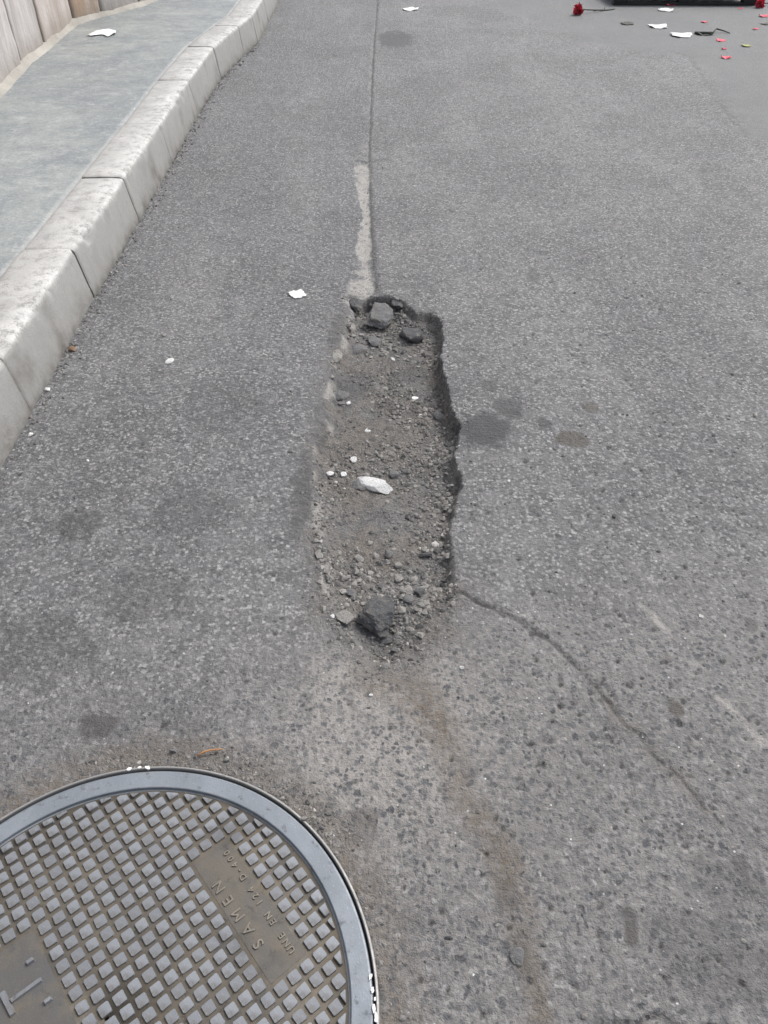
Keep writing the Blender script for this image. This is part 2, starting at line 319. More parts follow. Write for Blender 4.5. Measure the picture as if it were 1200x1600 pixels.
def mat_concrete(name, base, dark, stain, scale=1.0, rough=.85, bump=.4):
    n = NT(name); oi = n.N('ObjectInfo')
    a = n.noise(3 * scale, 5, .65); b = n.noise(22 * scale, 5, .7); c = n.noise(160 * scale, 3, .7)
    col = n.mix(n.ramp(a, .3, .7), base, dark); col = n.mix(n.ramp(b, .5, .75, 0, .45), col, stain); col = n.mix(n.ramp(c, .55, .75, 0, .35), col, dark)
    col = n.mix(n.ramp(oi.outputs['Random'], 0, 1, 0, .18), col, dark)
    v = n.voro(70 * scale); col = n.mix(n.ramp(v.outputs['Distance'], .09, .05, 0, .6), col, (.08, .08, .08))
    h = n.math('ADD', c, n.math('MULTIPLY', b, 1.6))
    return n.done(col, n.ramp(b, .2, .8, rough - .12, rough + .08), 0, n.bump(h, bump, .004), .35)
def mat_kerb():
    n = NT('kerb_concrete'); oi = n.N('ObjectInfo'); wear = n.attr('wear'); grime = n.attr('grime')
    a = n.noise(4, 5, .65); b = n.noise(24, 5, .7); c = n.noise(170, 3, .7)
    col = n.mix(n.ramp(a, .3, .7), (.310, .308, .298), (.280, .279, .272)); col = n.mix(n.ramp(b, .5, .72, 0, .55), col, (.235, .232, .222)); col = n.mix(n.ramp(a, .60, .78, 0, .45), col, (.205, .200, .19))
    col = n.mix(n.ramp(oi.outputs['Random'], 0, 1, 0, .22), col, (.30, .30, .29))
    col = n.mix(n.math('MULTIPLY', wear, n.ramp(n.math('ADD', n.math('MULTIPLY', b, .6), n.math('MULTIPLY', c, .4)), .40, .52)), col, (.54, .54, .525))
    col = n.mix(n.math('MULTIPLY', grime, n.ramp(n.noise(16, 4, .65), .25, .7, .3, 1)), col, (.115, .105, .092))
    v = n.voro(85); col = n.mix(n.math('MULTIPLY', n.ramp(v.outputs['Distance'], .10, .05, 0, .8), n.ramp(b, .45, .6)), col, (.09, .09, .085))
    col = n.mix(n.ramp(c, .55, .72, 0, .5), col, (.2, .2, .19)); col = n.mix(n.ramp(n.noise(60, 4, .7), .56, .7, 0, .4), col, (.22, .216, .205))
    return n.done(col, .82, 0, n.bump(n.math('ADD', c, n.math('MULTIPLY', b, 2)), .45, .004), .35)
def mat_sidewalk():
    n = NT('sidewalk_cement')
    mp = n.N('Mapping'); n.L(n.obj, mp.inputs[0]); mp.inputs['Scale'].default_value = (1.3, 1.5, 1); mp.inputs['Rotation'].default_value = (0, 0, R(-6))
    st = n.noise(2.2, 5, .65, mp.outputs[0], dist=.6); a = n.noise(1.8, 5, .65); b = n.noise(13, 7, .82); c = n.noise(80, 4, .78)
    col = n.mix(n.ramp(a, .35, .65), (.200, .222, .230), (.270, .292, .285)); col = n.mix(n.ramp(st, .45, .68, 0, .65), col, (.165, .182, .196))
    col = n.mix(n.ramp(st, .44, .28, 0, .6), col, (.36, .38, .38))
    col = n.mix(n.ramp(b, .50, .68, 0, .75), col, (.42, .435, .435)); col = n.mix(n.ramp(b, .48, .32, 0, .6), col, (.135, .150, .157)); col = n.mix(n.ramp(c, .52, .70, 0, .6), col, (.13, .14, .145)); col = n.mix(n.ramp(c, .48, .32, 0, .5), col, (.46, .47, .46))
    col = n.mix(n.attr('edge'), col, (.40, .395, .37))
    return n.done(col, n.ramp(st, .3, .7, .38, .60), 0, n.bump(n.math('ADD', c, n.math('MULTIPLY', b, 1.5)), .3, .003), .5)
def mat_wall():
    n = NT('weathered_plaster'); oi = n.N('ObjectInfo'); tint = n.N('Attribute'); tint.attribute_type = 'OBJECT'; tint.attribute_name = 'ochre'
    mp = n.N('Mapping'); n.L(n.obj, mp.inputs[0]); mp.inputs['Scale'].default_value = (6, 6, .8)
    st = n.noise(1.6, 5, .65, mp.outputs[0]); a = n.noise(2.5, 4, .6); b = n.noise(26, 5, .7)
    col = n.mix(n.ramp(st, .32, .68), (.52, .49, .485), (.36, .335, .325)); col = n.mix(n.ramp(a, .5, .75, 0, .5), col, (.60, .58, .575))
    col = n.mix(n.ramp(st, .62, .72, 0, .6), col, (.17, .155, .14)); col = n.mix(n.ramp(b, .55, .8, 0, .4), col, (.22, .20, .185))
    col = n.mix(n.math('MULTIPLY', tint.outputs['Fac'], n.ramp(st, .3, .6, .5, .95)), col, (.38, .24, .13))
    col = n.mix(n.attr('grime'), col, (.23, .205, .17))
    return n.done(col, .85, 0, n.bump(n.math('ADD', b, n.math('MULTIPLY', st, 2)), .6, .01), .3)
def mat_iron(name, clean, dark, dirt, dirt_amt, metal, r0, r1):
    n = NT(name); oi = n.N('ObjectInfo')
    a = n.noise(7, 4, .6); b = n.noise(45, 4, .7); c = n.noise(300, 2, .7)
    col = n.mix(n.ramp(a, .3, .7), clean, dark); col = n.mix(n.ramp(b, .58, .70, 0, .75), col, tuple(v * .35 for v in dark))
    col = n.mix(n.ramp(oi.outputs['Random'], .2, 1, 0, .65), col, dark); wp = n.N('NewGeometry'); blot = n.noise(5.5, 4, .6, wp.outputs['Position']); col = n.mix(n.ramp(blot, .54, .68, 0, .6), col, tuple(v * .55 for v in dark))
    col = n.mix(n.ramp(n.noise(16, 4, .65), .62 - dirt_amt, .95 - dirt_amt, 0, .9), col, dirt)
    col = n.mix(n.ramp(c, .6, .75, 0, .4), col, tuple(min(1, v * 1.5) for v in clean))
    return n.done(col, n.ramp(b, .25, .75, r0, r1), n.ramp(a, .4, .7, metal, metal * .5), n.bump(n.math('ADD', c, b), .18, .002), .5)
def mat_rock(name, c0, c1, fleck, spec=.35, dust=.7):
    n = NT(name); oi = n.N('ObjectInfo')
    a = n.noise(48, 6, .75); b = n.noise(260, 4, .75); d = n.noise(34, 5, .75)
    col = n.mix(n.ramp(a, .35, .65), c0, c1); col = n.mix(n.ramp(b, .52, .70, 0, .7), col, fleck); col = n.mix(n.ramp(b, .45, .3, 0, .6), col, tuple(v * .45 for v in c0))
    col = n.mix(n.ramp(oi.outputs['Random'], 0, 1, 0, .3), col, c0)
    col = n.mix(n.ramp(d, .47, .62, 0, dust), col, (.215, .20, .182))
    return n.done(col, .85, 0, n.bump(n.math('ADD', n.math('MULTIPLY', b, .8), a), 1.0, .010), spec)
def mat_gravel():
    n = NT('gravel_grit'); t = n.attr('tone')
    col = n.mix(n.ramp(t, 0, .7), (.075, .075, .075), (.265, .254, .238)); col = n.mix(n.ramp(t, .78, 1.0), col, (.46, .45, .43))
    col = n.mix(n.ramp(n.noise(240, 3, .7), .45, .7, 0, .5), col, (.20, .19, .175))
    return n.done(col, .85, 0, n.bump(n.noise(400, 2, .7), .4, .002), .3)
def mat_plain(name, col, rough=.7, var=.25, scale=60, spec=.4, trans=0):
    n = NT(name); a = n.noise(scale, 4, .6)
    c = n.mix(n.ramp(a, .3, .7), col, tuple(v * (1 - var) for v in col))
    m = n.done(c, rough, 0, n.bump(a, .3, .002), spec)
    return m
M_ROAD = mat_road(); M_KERB = mat_kerb(); M_SIDE = mat_sidewalk(); M_WALL = mat_wall()
M_FILLET = mat_concrete('mortar_fillet', (.40, .385, .35), (.27, .255, .23), (.20, .19, .17))
M_RIM = mat_iron('worn_iron_rim', (.245, .270, .300), (.165, .185, .208), (.17, .17, .165), .08, .35, .42, .64)
M_STUD = mat_iron('worn_iron_stud', (.270, .288, .312), (.150, .157, .170), (.128, .116, .100), .16, .3, .40, .62)
M_FLOORI = mat_iron('dirty_iron_ground', (.105, .091, .070), (.062, .058, .052), (.125, .104, .076), .22, .1, .55, .8)
M_PLATE = mat_iron('dirty_iron_plate', (.130, .110, .082), (.085, .084, .083), (.150, .122, .084), .12, .15, .42, .7)
M_LETTER = mat_iron('rubbed_iron_letter', (.22, .196, .160), (.155, .140, .118), (.15, .125, .09), .05, .2, .45, .7)
M_LIP = mat_iron('scraped_iron_lip', (.38, .375, .37), (.24, .235, .23), (.16, .145, .13), .06, .4, .45, .7)
M_DARK = mat_iron('iron_gap', (.03, .03, .03), (.02, .02, .02), (.05, .045, .04), .1, 0, .8, .95)
M_WPAINT = mat_plain('white_road_paint', (.80, .80, .80), .6, .1)
M_ROCKD = mat_rock('dark_basalt', (.085, .088, .094), (.150, .153, .158), (.24, .24, .24))
M_ROCKG = mat_rock('grey_stone', (.165, .167, .172), (.24, .24, .242), (.34, .335, .33))
M_ROCKL = mat_rock('pale_stone', (.30, .29, .275), (.40, .39, .37), (.50, .49, .47))
M_ROCKW = mat_rock('whitewashed_stone', (.86, .86, .85), (.80, .80, .79), (.62, .61, .60), dust=.08)
M_ROCKB = mat_rock('brown_stone', (.30, .19, .12), (.22, .13, .08), (.38, .28, .2))
M_GRAVEL = mat_gravel()
M_PAPER = mat_plain('white_paper', (.78, .78, .77), .8, .22, 25)
M_PETAL = mat_plain('red_petal', (.78, .09, .14), .6, .3, 60)
M_STEM = mat_plain('dark_green_stem', (.045, .055, .04), .6, .3)
M_LEAFY = mat_plain('yellow_green_leaf', (.34, .34, .10), .6, .3)
M_LEAFD = mat_plain('dark_leaf', (.05, .055, .045), .65, .35)
M_TWIG = mat_plain('dry_orange_twig', (.42, .21, .09), .7, .3)
M_PALLET = mat_plain('black_painted_wood', (.022, .022, .021), .6, .4, 25)

# ------------------------------------------------------------------ object helpers
def link(name, me, mat=None, parent=None, loc=None, rot=None):
    o = bpy.data.objects.new(name, me); COL.objects.link(o)
    if mat and me and hasattr(me, 'materials') and not me.materials: me.materials.append(mat)
    if parent: o.parent = parent
    if loc is not None: o.location = loc
    if rot is not None: o.rotation_euler = rot
    return o
def tag(o, label, cat, group=None):
    o['label'] = label; o['category'] = cat
    if group: o['group'] = group
    return o
def empty(name, loc=(0, 0, 0), rz=0.0):
    o = bpy.data.objects.new(name, None); COL.objects.link(o); o.location = loc; o.rotation_euler = (0, 0, rz); o.empty_display_size = .05; return o
def bm_mesh(name, bm, smooth=False):
    me = bpy.data.meshes.new(name); bm.normal_update(); bm.to_mesh(me); bm.free()
    if smooth: me.polygons.foreach_set('use_smooth', [True] * len(me.polygons))
    return me
def np_mesh(name, V, F, smooth=True):
    V = np.asarray(V, np.float32); F = np.asarray(F, np.int32); k = F.shape[1]
    me = bpy.data.meshes.new(name); me.vertices.add(len(V)); me.vertices.foreach_set('co', V.ravel())
    me.loops.add(F.size); me.loops.foreach_set('vertex_index', F.ravel()); me.polygons.add(len(F))
    me.polygons.foreach_set('loop_start', np.arange(0, F.size, k, dtype=np.int32))
    me.update(calc_edges=True); me.polygons.foreach_set('use_smooth', np.full(len(F), smooth)); me.validate(); return me
def fattr(me, name, arr):
    a = me.attributes.new(name, 'FLOAT', 'POINT'); a.data.foreach_set('value', np.asarray(arr, np.float32))
def grid_faces(nr, nc):
    i = np.arange(nr - 1)[:, None] * nc + np.arange(nc - 1)[None, :]; i = i.ravel()
    return np.stack([i, i + 1, i + nc + 1, i + nc], 1)

# ------------------------------------------------------------------ road sheet, reaching the horizon
def axis(a, b, step_fn):
    out = [a]
    while out[-1] < b: out.append(out[-1] + step_fn(out[-1]))
    return np.array(out)
def xstep(x):
    e = max(0.0, -1.22 - x, x - 1.05); return .0042 if e == 0 else min(.0042 + e * .02, .03) if e < 5 else e * .25
xs = np.concatenate([-axis(1.22, 90, lambda v: .02 + (v - 1.22) * .25)[::-1][:-1], axis(-1.22, 120, xstep)])
def ystep(y):
    if y < 3.1: return max(.0032, .0030 + .0016 * (y * y) * .5)
    if y < 10.5: return .012 + (y - 3.1) * .006
    return (y - 10.5) * .25 + .06
ys = np.concatenate([-axis(-.18, 60, lambda v: .03 + (v + .18) * .3)[::-1][:-1], axis(.18, 260, ystep)])
GX, GY = np.meshgrid(xs, ys); gx, gy = GX.ravel(), GY.ravel()
gz, gS = field(gx, gy)
me = np_mesh('road', np.stack([gx, gy, gz], 1), grid_faces(len(ys), len(xs)))
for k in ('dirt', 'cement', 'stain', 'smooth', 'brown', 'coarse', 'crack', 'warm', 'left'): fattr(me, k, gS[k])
road = link('road', me, M_ROAD); road['kind'] = 'structure'; road['label'] = 'worn grey asphalt road with a long pothole'
print('road verts', len(gx))

# ------------------------------------------------------------------ kerb of single stones
KB = [(-1.06, -2.0), (-1.095, .45), (-1.108, 1.24), (-1.118, 2.03), (-1.142, 2.82), (-1.152, 3.60), (-1.165, 4.42), (-1.190, 5.36), (-1.190, 6.30), (-1.120, 7.05), (-1.068, 7.50), (-1.075, 8.35), (-1.09, 9.2), (-1.10, 10.2), (-1.10, 12.0)]
KH = .20
kerb = empty('kerb'); kerb['kind'] = 'structure'; kerb['label'] = 'pale concrete kerb of long stones along the road'
def kerb_x(y): return float(np.interp(y, [p[1] for p in KB], [p[0] for p in KB]))
krng = random.Random(8)
def kerb_stone(p0, p1, seed):
    rng = random.Random(seed)
    a = Vector((*p0, 0)); b = Vector((*p1, 0)); d = (b - a); L = d.length; d.normalize(); nrm = Vector((-d.y, d.x, 0))  # towards the sidewalk
    g = .0016; jo = rng.uniform(-.004, .004); jz = rng.uniform(-.003, .003)
    # profile: offset to the sidewalk side, height, wear, grime
    prof = [(.0, -.12, 0, 1), (.0, -.01, 0, 1), (.001, .012, 0, .8), (.004, .030, 0, .45), (.008, .055, 0, .2), (.013, .085, 0, .08), (.018, .12, 0, .02), (.023, .150, .03, 0), (.0265, .174, .10, 0), (.0285, .187, .40, 0), (.032, .1945, .95, 0), (.038, .1988, 1, 0),
            (.046, .2002, .95, 0), (.075, .2005, .8, 0), (.105, .2008, .65, 0), (.140, .2005, .5, 0), (.175, .2, .45, 0), (.205, .1995, .35, .05), (.220, .198, .15, .3), (.224, .190, 0, .7), (.225, -.12, 0, 1)]
    nl = max(10, int(L / .012)); V = []; W = []; G = []
    for i in range(nl + 1):
        t = i / nl; s = g + (L - 2 * g) * t; e = min(t * L, (1 - t) * L)
        rnd = .0030 * max(0, 1 - e / .012) ** 2
        for (o, h, w, gr) in prof:
            c = Vector(((o - .11) * .985 * (1 - rnd * .0) + .11, h))
            inward = rnd if h > .03 else rnd * .5
            oo = o + (inward if o < .11 else -inward) + jo; hh = h + jz * (h > .05) - (rnd * .8 if h > .17 else 0)
            p = a + d * s + nrm * oo
            q = Vector((p.x * 1.0, p.y * 1.0, hh * 1.0))
            n1 = mnoise.noise(q * 18 + Vector((seed, 0, 0))) * .0014 + mnoise.noise(q * 4) * .002
            chip = (max(0, mnoise.noise(q * 13 + Vector((0, seed * 3.1, 0))) - .26) * .028 + max(0, mnoise.noise(q * 34 + Vector((0, seed * 1.7, 0))) - .25) * .016) * (1 if .16 < h < .2005 and o < .08 else 0)
            q += nrm * (n1 + chip) ; q.z += (mnoise.noise(q * 16 + Vector((5, 5, seed))) * .001 - chip * .8) * (h > .05)
            V.append(q); W.append(w * (1.1 + .8 * mnoise.noise(q * 9))); G.append(min(1, gr + .5 * max(0, 1 - e / .014) * (h > .0) + 1.3 * max(0, mnoise.noise(q * 6 + Vector((seed * 2, 0, 0))) - .25)))
    npf = len(prof); F = []
    for i in range(nl):
        for j in range(npf - 1): F.append((i * npf + j, (i + 1) * npf + j, (i + 1) * npf + j + 1, i * npf + j + 1))
    me = np_mesh('kerb_stone', [tuple(v) for v in V], F)
    bm = bmesh.new(); bm.from_mesh(me)
    bm.verts.ensure_lookup_table()
    for base in (0, nl * npf):
        vs = [bm.verts[base + j] for j in range(npf)]
        try: bm.faces.new(vs if base == 0 else vs[::-1])
        except ValueError: pass
    bmesh.ops.recalc_face_normals(bm, faces=bm.faces); bm.to_mesh(me); bm.free()
    me.set_sharp_from_angle(angle=R(34))
    fattr(me, 'wear', np.clip(W, 0, 1)); fattr(me, 'grime', G)
    return link('kerb_stone', me, M_KERB, kerb)
for i in range(len(KB) - 1): kerb_stone(KB[i], KB[i + 1], i + 3)

# ------------------------------------------------------------------ sidewalk
WB = [(-1.70, -2.0), (-1.94, 1.0), (-2.296, 5.09), (-2.385, 5.80), (-2.405, 6.12), (-2.47, 7.16), (-2.37, 7.45), (-2.14, 7.92), (-2.02, 8.6), (-2.02, 12.0)]
def wall_x(y): return float(np.interp(y, [p[1] for p in WB], [p[0] for p in WB]))
yy = np.concatenate([np.arange(-2, 1.2, .2), np.arange(1.2, 12.01, .035)]); NCOL = 90; V = []; E = []
for y in yy:
    x0 = wall_x(y) - .06; x1 = kerb_x(y) - .2215
    for j in range(NCOL):
        t = j / (NCOL - 1); x = x0 + (x1 - x0) * t
        z = .193 + .004 * mnoise.noise(Vector((x * 2, y * 2, 0))) + .002 * mnoise.noise(Vector((x * 9, y * 9, 3))) - .012 * max(0, 1 - (x1 - x) / .02)
        V.append((x, y, z)); E.append(.9 * max(0, 1 - (x1 - x) / .035) * (.5 + .5 * mnoise.noise(Vector((x * 8, y * 8, 1)))))
me = np_mesh('sidewalk', V, grid_faces(len(yy), NCOL)); fattr(me, 'edge', np.clip(E, 0, 1))
o = link('sidewalk', me, M_SIDE); o['kind'] = 'structure'; o['label'] = 'grey-green cement sidewalk behind the kerb'

# ------------------------------------------------------------------ wall of upright slabs
wall = tag(empty('boundary_wall', (-2.3, 5.1, .19)), 'weathered pale wall of upright slabs along the sidewalk', 'wall')
def along(path):
    d = [0]
    for p, q in zip(path[:-1], path[1:]): d.append(d[-1] + math.dist(p, q))
    return d
WD = along(WB)
def wpt(s):
    x = np.interp(s, WD, [p[0] for p in WB]); y = np.interp(s, WD, [p[1] for p in WB]); return Vector((x, y, 0))
def s_of_y(y): return float(np.interp(y, [p[1] for p in WB], WD))
cuts = [s_of_y(v) for v in (-2.0, -.6, .5, 1.6, 2.7, 3.7, 4.72, 5.72, 6.30, 7.17, 7.50, 7.95, 9.3, 10.6, 12)]
WHT = 1.7
def wall_panel(s0, s1, seed, ochre):
    rng = random.Random(seed); nl = max(8, int((s1 - s0) / .03)); nh = 46; V = []; G = []; out = rng.uniform(-.005, .005)
    for i in range(nl + 1):
        t = i / nl; s = s0 + .0035 + (s1 - s0 - .007) * t
        p = wpt(s); tg = (wpt(s + .02) - wpt(s - .02)).normalized(); nr = Vector((tg.y, -tg.x, 0))    # towards the road
        e = min(t, 1 - t) * (s1 - s0)
        for j in range(nh + 1):
            z = .19 + WHT * j / nh
            q = Vector((p.x, p.y, z))
            rel = .012 * mnoise.noise(Vector((q.x * 5 + seed, q.y * 5, z * 1.1))) + .005 * mnoise.noise(q * 14) - .006 * max(0, 1 - e / .012) ** 2
            q += nr * (out + rel); V.append(q); G.append(max(0, 1 - (z - .19) / .16) * .75 + .4 * max(0, 1 - e / .03))
    c0 = (nl + 1) * (nh + 1)
    F = []
    for i in range(nl):
        for j in range(nh): a = i * (nh + 1) + j; F.append((a, a + nh + 1, a + nh + 2, a + 1))
    # thickness
    B = [];
    for i in range(nl + 1):
        s = s0 + .009 + (s1 - s0 - .018) * i / nl; p = wpt(s); tg = (wpt(s + .02) - wpt(s - .02)).normalized(); nr = Vector((tg.y, -tg.x, 0))
        for z in (.19, .19 + WHT): q = p - nr * .16; B.append((q.x, q.y, z))
    V2 = [tuple(v) for v in V] + B; G += [0] * len(B)
    bm = bmesh.new(); bv = [bm.verts.new(v) for v in V2]
    for f in F: bm.faces.new([bv[k] for k in f])
    for i in range(nl):
        bm.faces.new([bv[c0 + 2 * i], bv[c0 + 2 * i + 1], bv[c0 + 2 * i + 3], bv[c0 + 2 * i + 2]])
        bm.faces.new([bv[i * (nh + 1) + nh], bv[(i + 1) * (nh + 1) + nh], bv[c0 + 2 * i + 3], bv[c0 + 2 * i + 1]])
    bm.faces.new([bv[j] for j in range(nh + 1)] + [bv[c0 + 1], bv[c0]])
    k = nl * (nh + 1); bm.faces.new([bv[k + j] for j in range(nh + 1)] + [bv[c0 + 2 * nl + 1], bv[c0 + 2 * nl]])
    bmesh.ops.recalc_face_normals(bm, faces=bm.faces); me = bm_mesh('panel', bm, True); fattr(me, 'grime', np.clip(G, 0, 1))
    o = link('panel', me, M_WALL, wall); o.matrix_parent_inverse = Matrix.Translation(-Vector(wall.location)); o['ochre'] = ochre; return o
for i, (a, b) in enumerate(zip(cuts[:-1], cuts[1:])):
    wall_panel(a, b, i + 1, .75 if i == 9 else (.2 if i in (3, 8) else 0.0))
# backing core seen in the joints
bm = bmesh.new(); prev = None
for i in range(0, 260):
    s = WD[-1] * i / 259; p = wpt(s); tg = (wpt(min(s + .02, WD[-1])) - wpt(max(s - .02, 0))).normalized(); nr = Vector((tg.y, -tg.x, 0))
    row = [bm.verts.new((*(p - nr * o_)[:2], z)) for o_, z in ((.03, .1), (.03, .19 + WHT - .02), (.15, .19 + WHT - .02), (.15, .1))]
    if prev:
        for k in range(4): bm.faces.new([prev[k], row[k], row[(k + 1) % 4], prev[(k + 1) % 4]])
    prev = row
bmesh.ops.recalc_face_normals(bm, faces=bm.faces)
o = link('core', bm_mesh('core', bm), M_FILLET, wall); o.matrix_parent_inverse = Matrix.Translation(-Vector(wall.location))
# mortar fillet along the foot of the wall
bm = bmesh.new(); prev = None; nS = 420
for i in range(nS):
    s = WD[-1] * i / (nS - 1); p = wpt(s); tg = (wpt(min(s + .05, WD[-1])) - wpt(max(s - .05, 0))).normalized(); nr = Vector((tg.y, -tg.x, 0))
    w = .036 + .005 * mnoise.noise(Vector((s * 3, 0, 0))); h = .035 + .006 * mnoise.noise(Vector((s * 3, 9, 0)))
    row = []
    for k, (o_, z) in enumerate(((-.03, .19 + h + .01), (.0, .19 + h), (w * .45, .19 + h * .42), (w, .194), (w + .012, .17))):
        row.append(bm.verts.new((*(p + nr * (o_ + .004 * mnoise.noise(Vector((s * 20, k, 0)))))[:2], z)))
    if prev:
        for k in range(4): bm.faces.new([prev[k], row[k], row[k + 1], prev[k + 1]])
    prev = row
bmesh.ops.recalc_face_normals(bm, faces=bm.faces)
o = link('mortar_fillet', bm_mesh('mortar_fillet', bm, True), M_FILLET, wall); o.matrix_parent_inverse = Matrix.Translation(-Vector(wall.location))

# ------------------------------------------------------------------ manhole
def lathe(prof, n=300, closed=True):
    V = []; F = []; k = len(prof)
    for i in range(n):
        a = 2 * math.pi * i / n
        for (r, z) in prof: V.append((r * math.cos(a), r * math.sin(a), z))
    for i in range(n):
        j = (i + 1) % n
        for q in range(k if closed else k - 1): F.append((i * k + q, j * k + q, j * k + (q + 1) % k, i * k + (q + 1) % k))
    return V, F
frame = tag(empty('manhole_ring', (*MC, 0)), 'thin scraped iron ring set in the asphalt around the manhole cover', 'manhole ring')
V, F = lathe([(MR, -.08), (MR, .0015), (MR - .001, .0035), (MR - .0038, .0042), (MR - .005, .003), (MR - .0055, -.02), (MR - .03, -.022), (MR - .03, -.08)])
link('lip', np_mesh('lip', V, F, False), M_LIP, frame)
V, F = lathe([(MR - .0057, -.0215), (MR - .0057, -.010), (MR - .0125, -.010), (MR - .0125, -.0215)])
link('gap_dirt', np_mesh('gap_dirt', V, F, False), M_DARK, frame)
cover = tag(empty('manhole_cover', (*MC, 0)), 'round iron manhole cover with a chequered pattern and lettering', 'manhole cover')
RC = MR - .0092; RI = .3855
V, F = lathe([(RC, -.035), (RC, -.002), (RC - .0012, .0010), (RC - .004, .0020), (RI + .0022, .0022), (RI + .0008, .0014), (RI, -.0048), (RI - .006, -.0052), (RI - .006, -.035)])
link('rim', np_mesh('rim', V, F, False), M_RIM, cover)
V, F = lathe([(RI - .003, -.034), (RI - .003, -.0050), (.25, -.0046), (.12, -.0046), (.004, -.0046), (.004, -.034)])
link('ground_plate', np_mesh('ground_plate', V, F), M_FLOORI, cover)
PA_, PB_ = np.array((.6410, -.7675)), np.array((.7675, .6410)); PITCHM = .02578
ANG = math.atan2(PB_[1], PB_[0])
ref = np.array(px(280 + 535 / 3.529, 1180 + 757 / 3.529)) - np.array(MC)
ra, rb = ref @ PA_, ref @ PB_
def loc2(q): return np.array(q) @ PA_, np.array(q) @ PB_
# plate rectangles in (a, b) coordinates from the photo corners
def rect_of(pts):
    q = np.array([loc2(np.array(px(0 + x * .51667, 1150 + y * .51667)) - np.array(MC)) for x, y in pts]); return q[:, 0].min(), q[:, 0].max(), q[:, 1].min(), q[:, 1].max()
P1 = rect_of([(572, 385), (672, 312), (935, 665), (825, 750)])
def snap(v, r, up):                             # plate borders fall on the gaps of the stud grid
    k = (v - r) / PITCHM; return r + (round(k - .5) + .5) * PITCHM
P1 = (snap(P1[0], ra, 0), snap(P1[1], ra, 1), snap(P1[2], rb, 0), snap(P1[3], rb, 1))
c2 = loc2(np.array(px(105 * .51667, 1150 + 595 * .51667)) - np.array(MC))
P2 = (snap(c2[0], ra, 0), snap(c2[0], ra, 0) + PITCHM * 9, snap(c2[1], rb, 0) - PITCHM * 7, snap(c2[1], rb, 0))
print('plates', P1, P2)
def plate(Rr, name):
    bm = bmesh.new(); (a0, a1, b0, b1) = Rr; m_ = .0035
    n1 = max(2, int((a1 - a0) / .01)); n2 = max(2, int((b1 - b0) / .01))
    def vv(a, b, z): q = PA_ * a + PB_ * b; return bm.verts.new((q[0], q[1], z))
    G = [[vv(a0 + m_ + (a1 - a0 - 2 * m_) * i / n1, b0 + m_ + (b1 - b0 - 2 * m_) * j / n2, -.0040 + .0003 * mnoise.noise(Vector((i * .4, j * .4, 1)))) for j in range(n2 + 1)] for i in range(n1 + 1)]
    for i in range(n1):
        for j in range(n2): bm.faces.new((G[i][j], G[i + 1][j], G[i + 1][j + 1], G[i][j + 1]))
    r = bmesh.ops.extrude_edge_only(bm, edges=[e for e in bm.edges if e.is_boundary])
    for v in r['geom']:
        if isinstance(v, bmesh.types.BMVert): v.co.z = -.0052
    bmesh.ops.recalc_face_normals(bm, faces=bm.faces)
    return link(name, bm_mesh(name, bm, False), M_PLATE, cover)
plate(P1, 'name_plate'); plate(P2, 'centre_plate')
def stud_mesh(poly, h=.0062, inset=.0007, name='stud'):
    """a low pad: polygon (local metres) rising from the ground plate, with a softened top edge"""
    bm = bmesh.new(); c = np.mean(poly, 0)
    rings = []
    for k, z in ((1.0, -.0052), (1.0 - inset * .5 / .009, -.0052 + h * .72), (1.0 - inset / .009, -.0052 + h)):
        rings.append([bm.verts.new((*(c + (np.array(p) - c) * k), z)) for p in poly])
    n = len(poly)
    for r0, r1 in zip(rings[:-1], rings[1:]):
        for i in range(n): bm.faces.new((r0[i], r0[(i + 1) % n], r1[(i + 1) % n], r1[i]))
    bm.faces.new(rings[-1]); bmesh.ops.recalc_face_normals(bm, faces=bm.faces); return bm_mesh(name, bm)
srng = random.Random(2); HALF = .0101
def square(h, rng, j=.0006):
    return [np.array(p) + np.array((rng.uniform(-j, j), rng.uniform(-j, j))) for p in
            [PA_ * -h + PB_ * (-h + .002), PA_ * (-h + .002) + PB_ * -h, PA_ * (h - .002) + PB_ * -h, PA_ * h + PB_ * (-h + .002), PA_ * h + PB_ * (h - .002), PA_ * (h - .002) + PB_ * h, PA_ * (-h + .002) + PB_ * h, PA_ * -h + PB_ * (h - .002)]]
variants = [stud_mesh(square(HALF * srng.uniform(.94, 1.0), srng), srng.uniform(.0034, .0050)) for _ in range(8)]
for v in variants: v.materials.append(M_STUD)
cand = []
for i in range(-40, 41):
    for j in range(-40, 41):
        a = ra + i * PITCHM; b = rb + j * PITCHM; q = PA_ * a + PB_ * b; r = math.hypot(*q)
        if r > RI + .004: continue
        if any(Rr[0] - .002 < a < Rr[1] + .002 and Rr[2] - .002 < b < Rr[3] + .002 for Rr in (P1, P2)): continue
        u, v = proj(q[0] + MC[0], q[1] + MC[1]); inv = -20 < u < 1220 and v < 1625
        cand.append((not inv, math.dist((q[0] + MC[0], q[1] + MC[1], 0), (0, 0, CAM_H)), q, r))
cand.sort(key=lambda t: (t[0], t[1]))
def clip(poly, nrm, lim):
    out = []
    for p, q in zip(poly, poly[1:] + poly[:1]):
        dp, dq = p @ nrm - lim, q @ nrm - lim
        if dp <= 0: out.append(p)
        if (dp < 0) != (dq < 0): out.append(p + (q - p) * (dp / (dp - dq)))
    return out
rest = bmesh.new(); nstud = 0
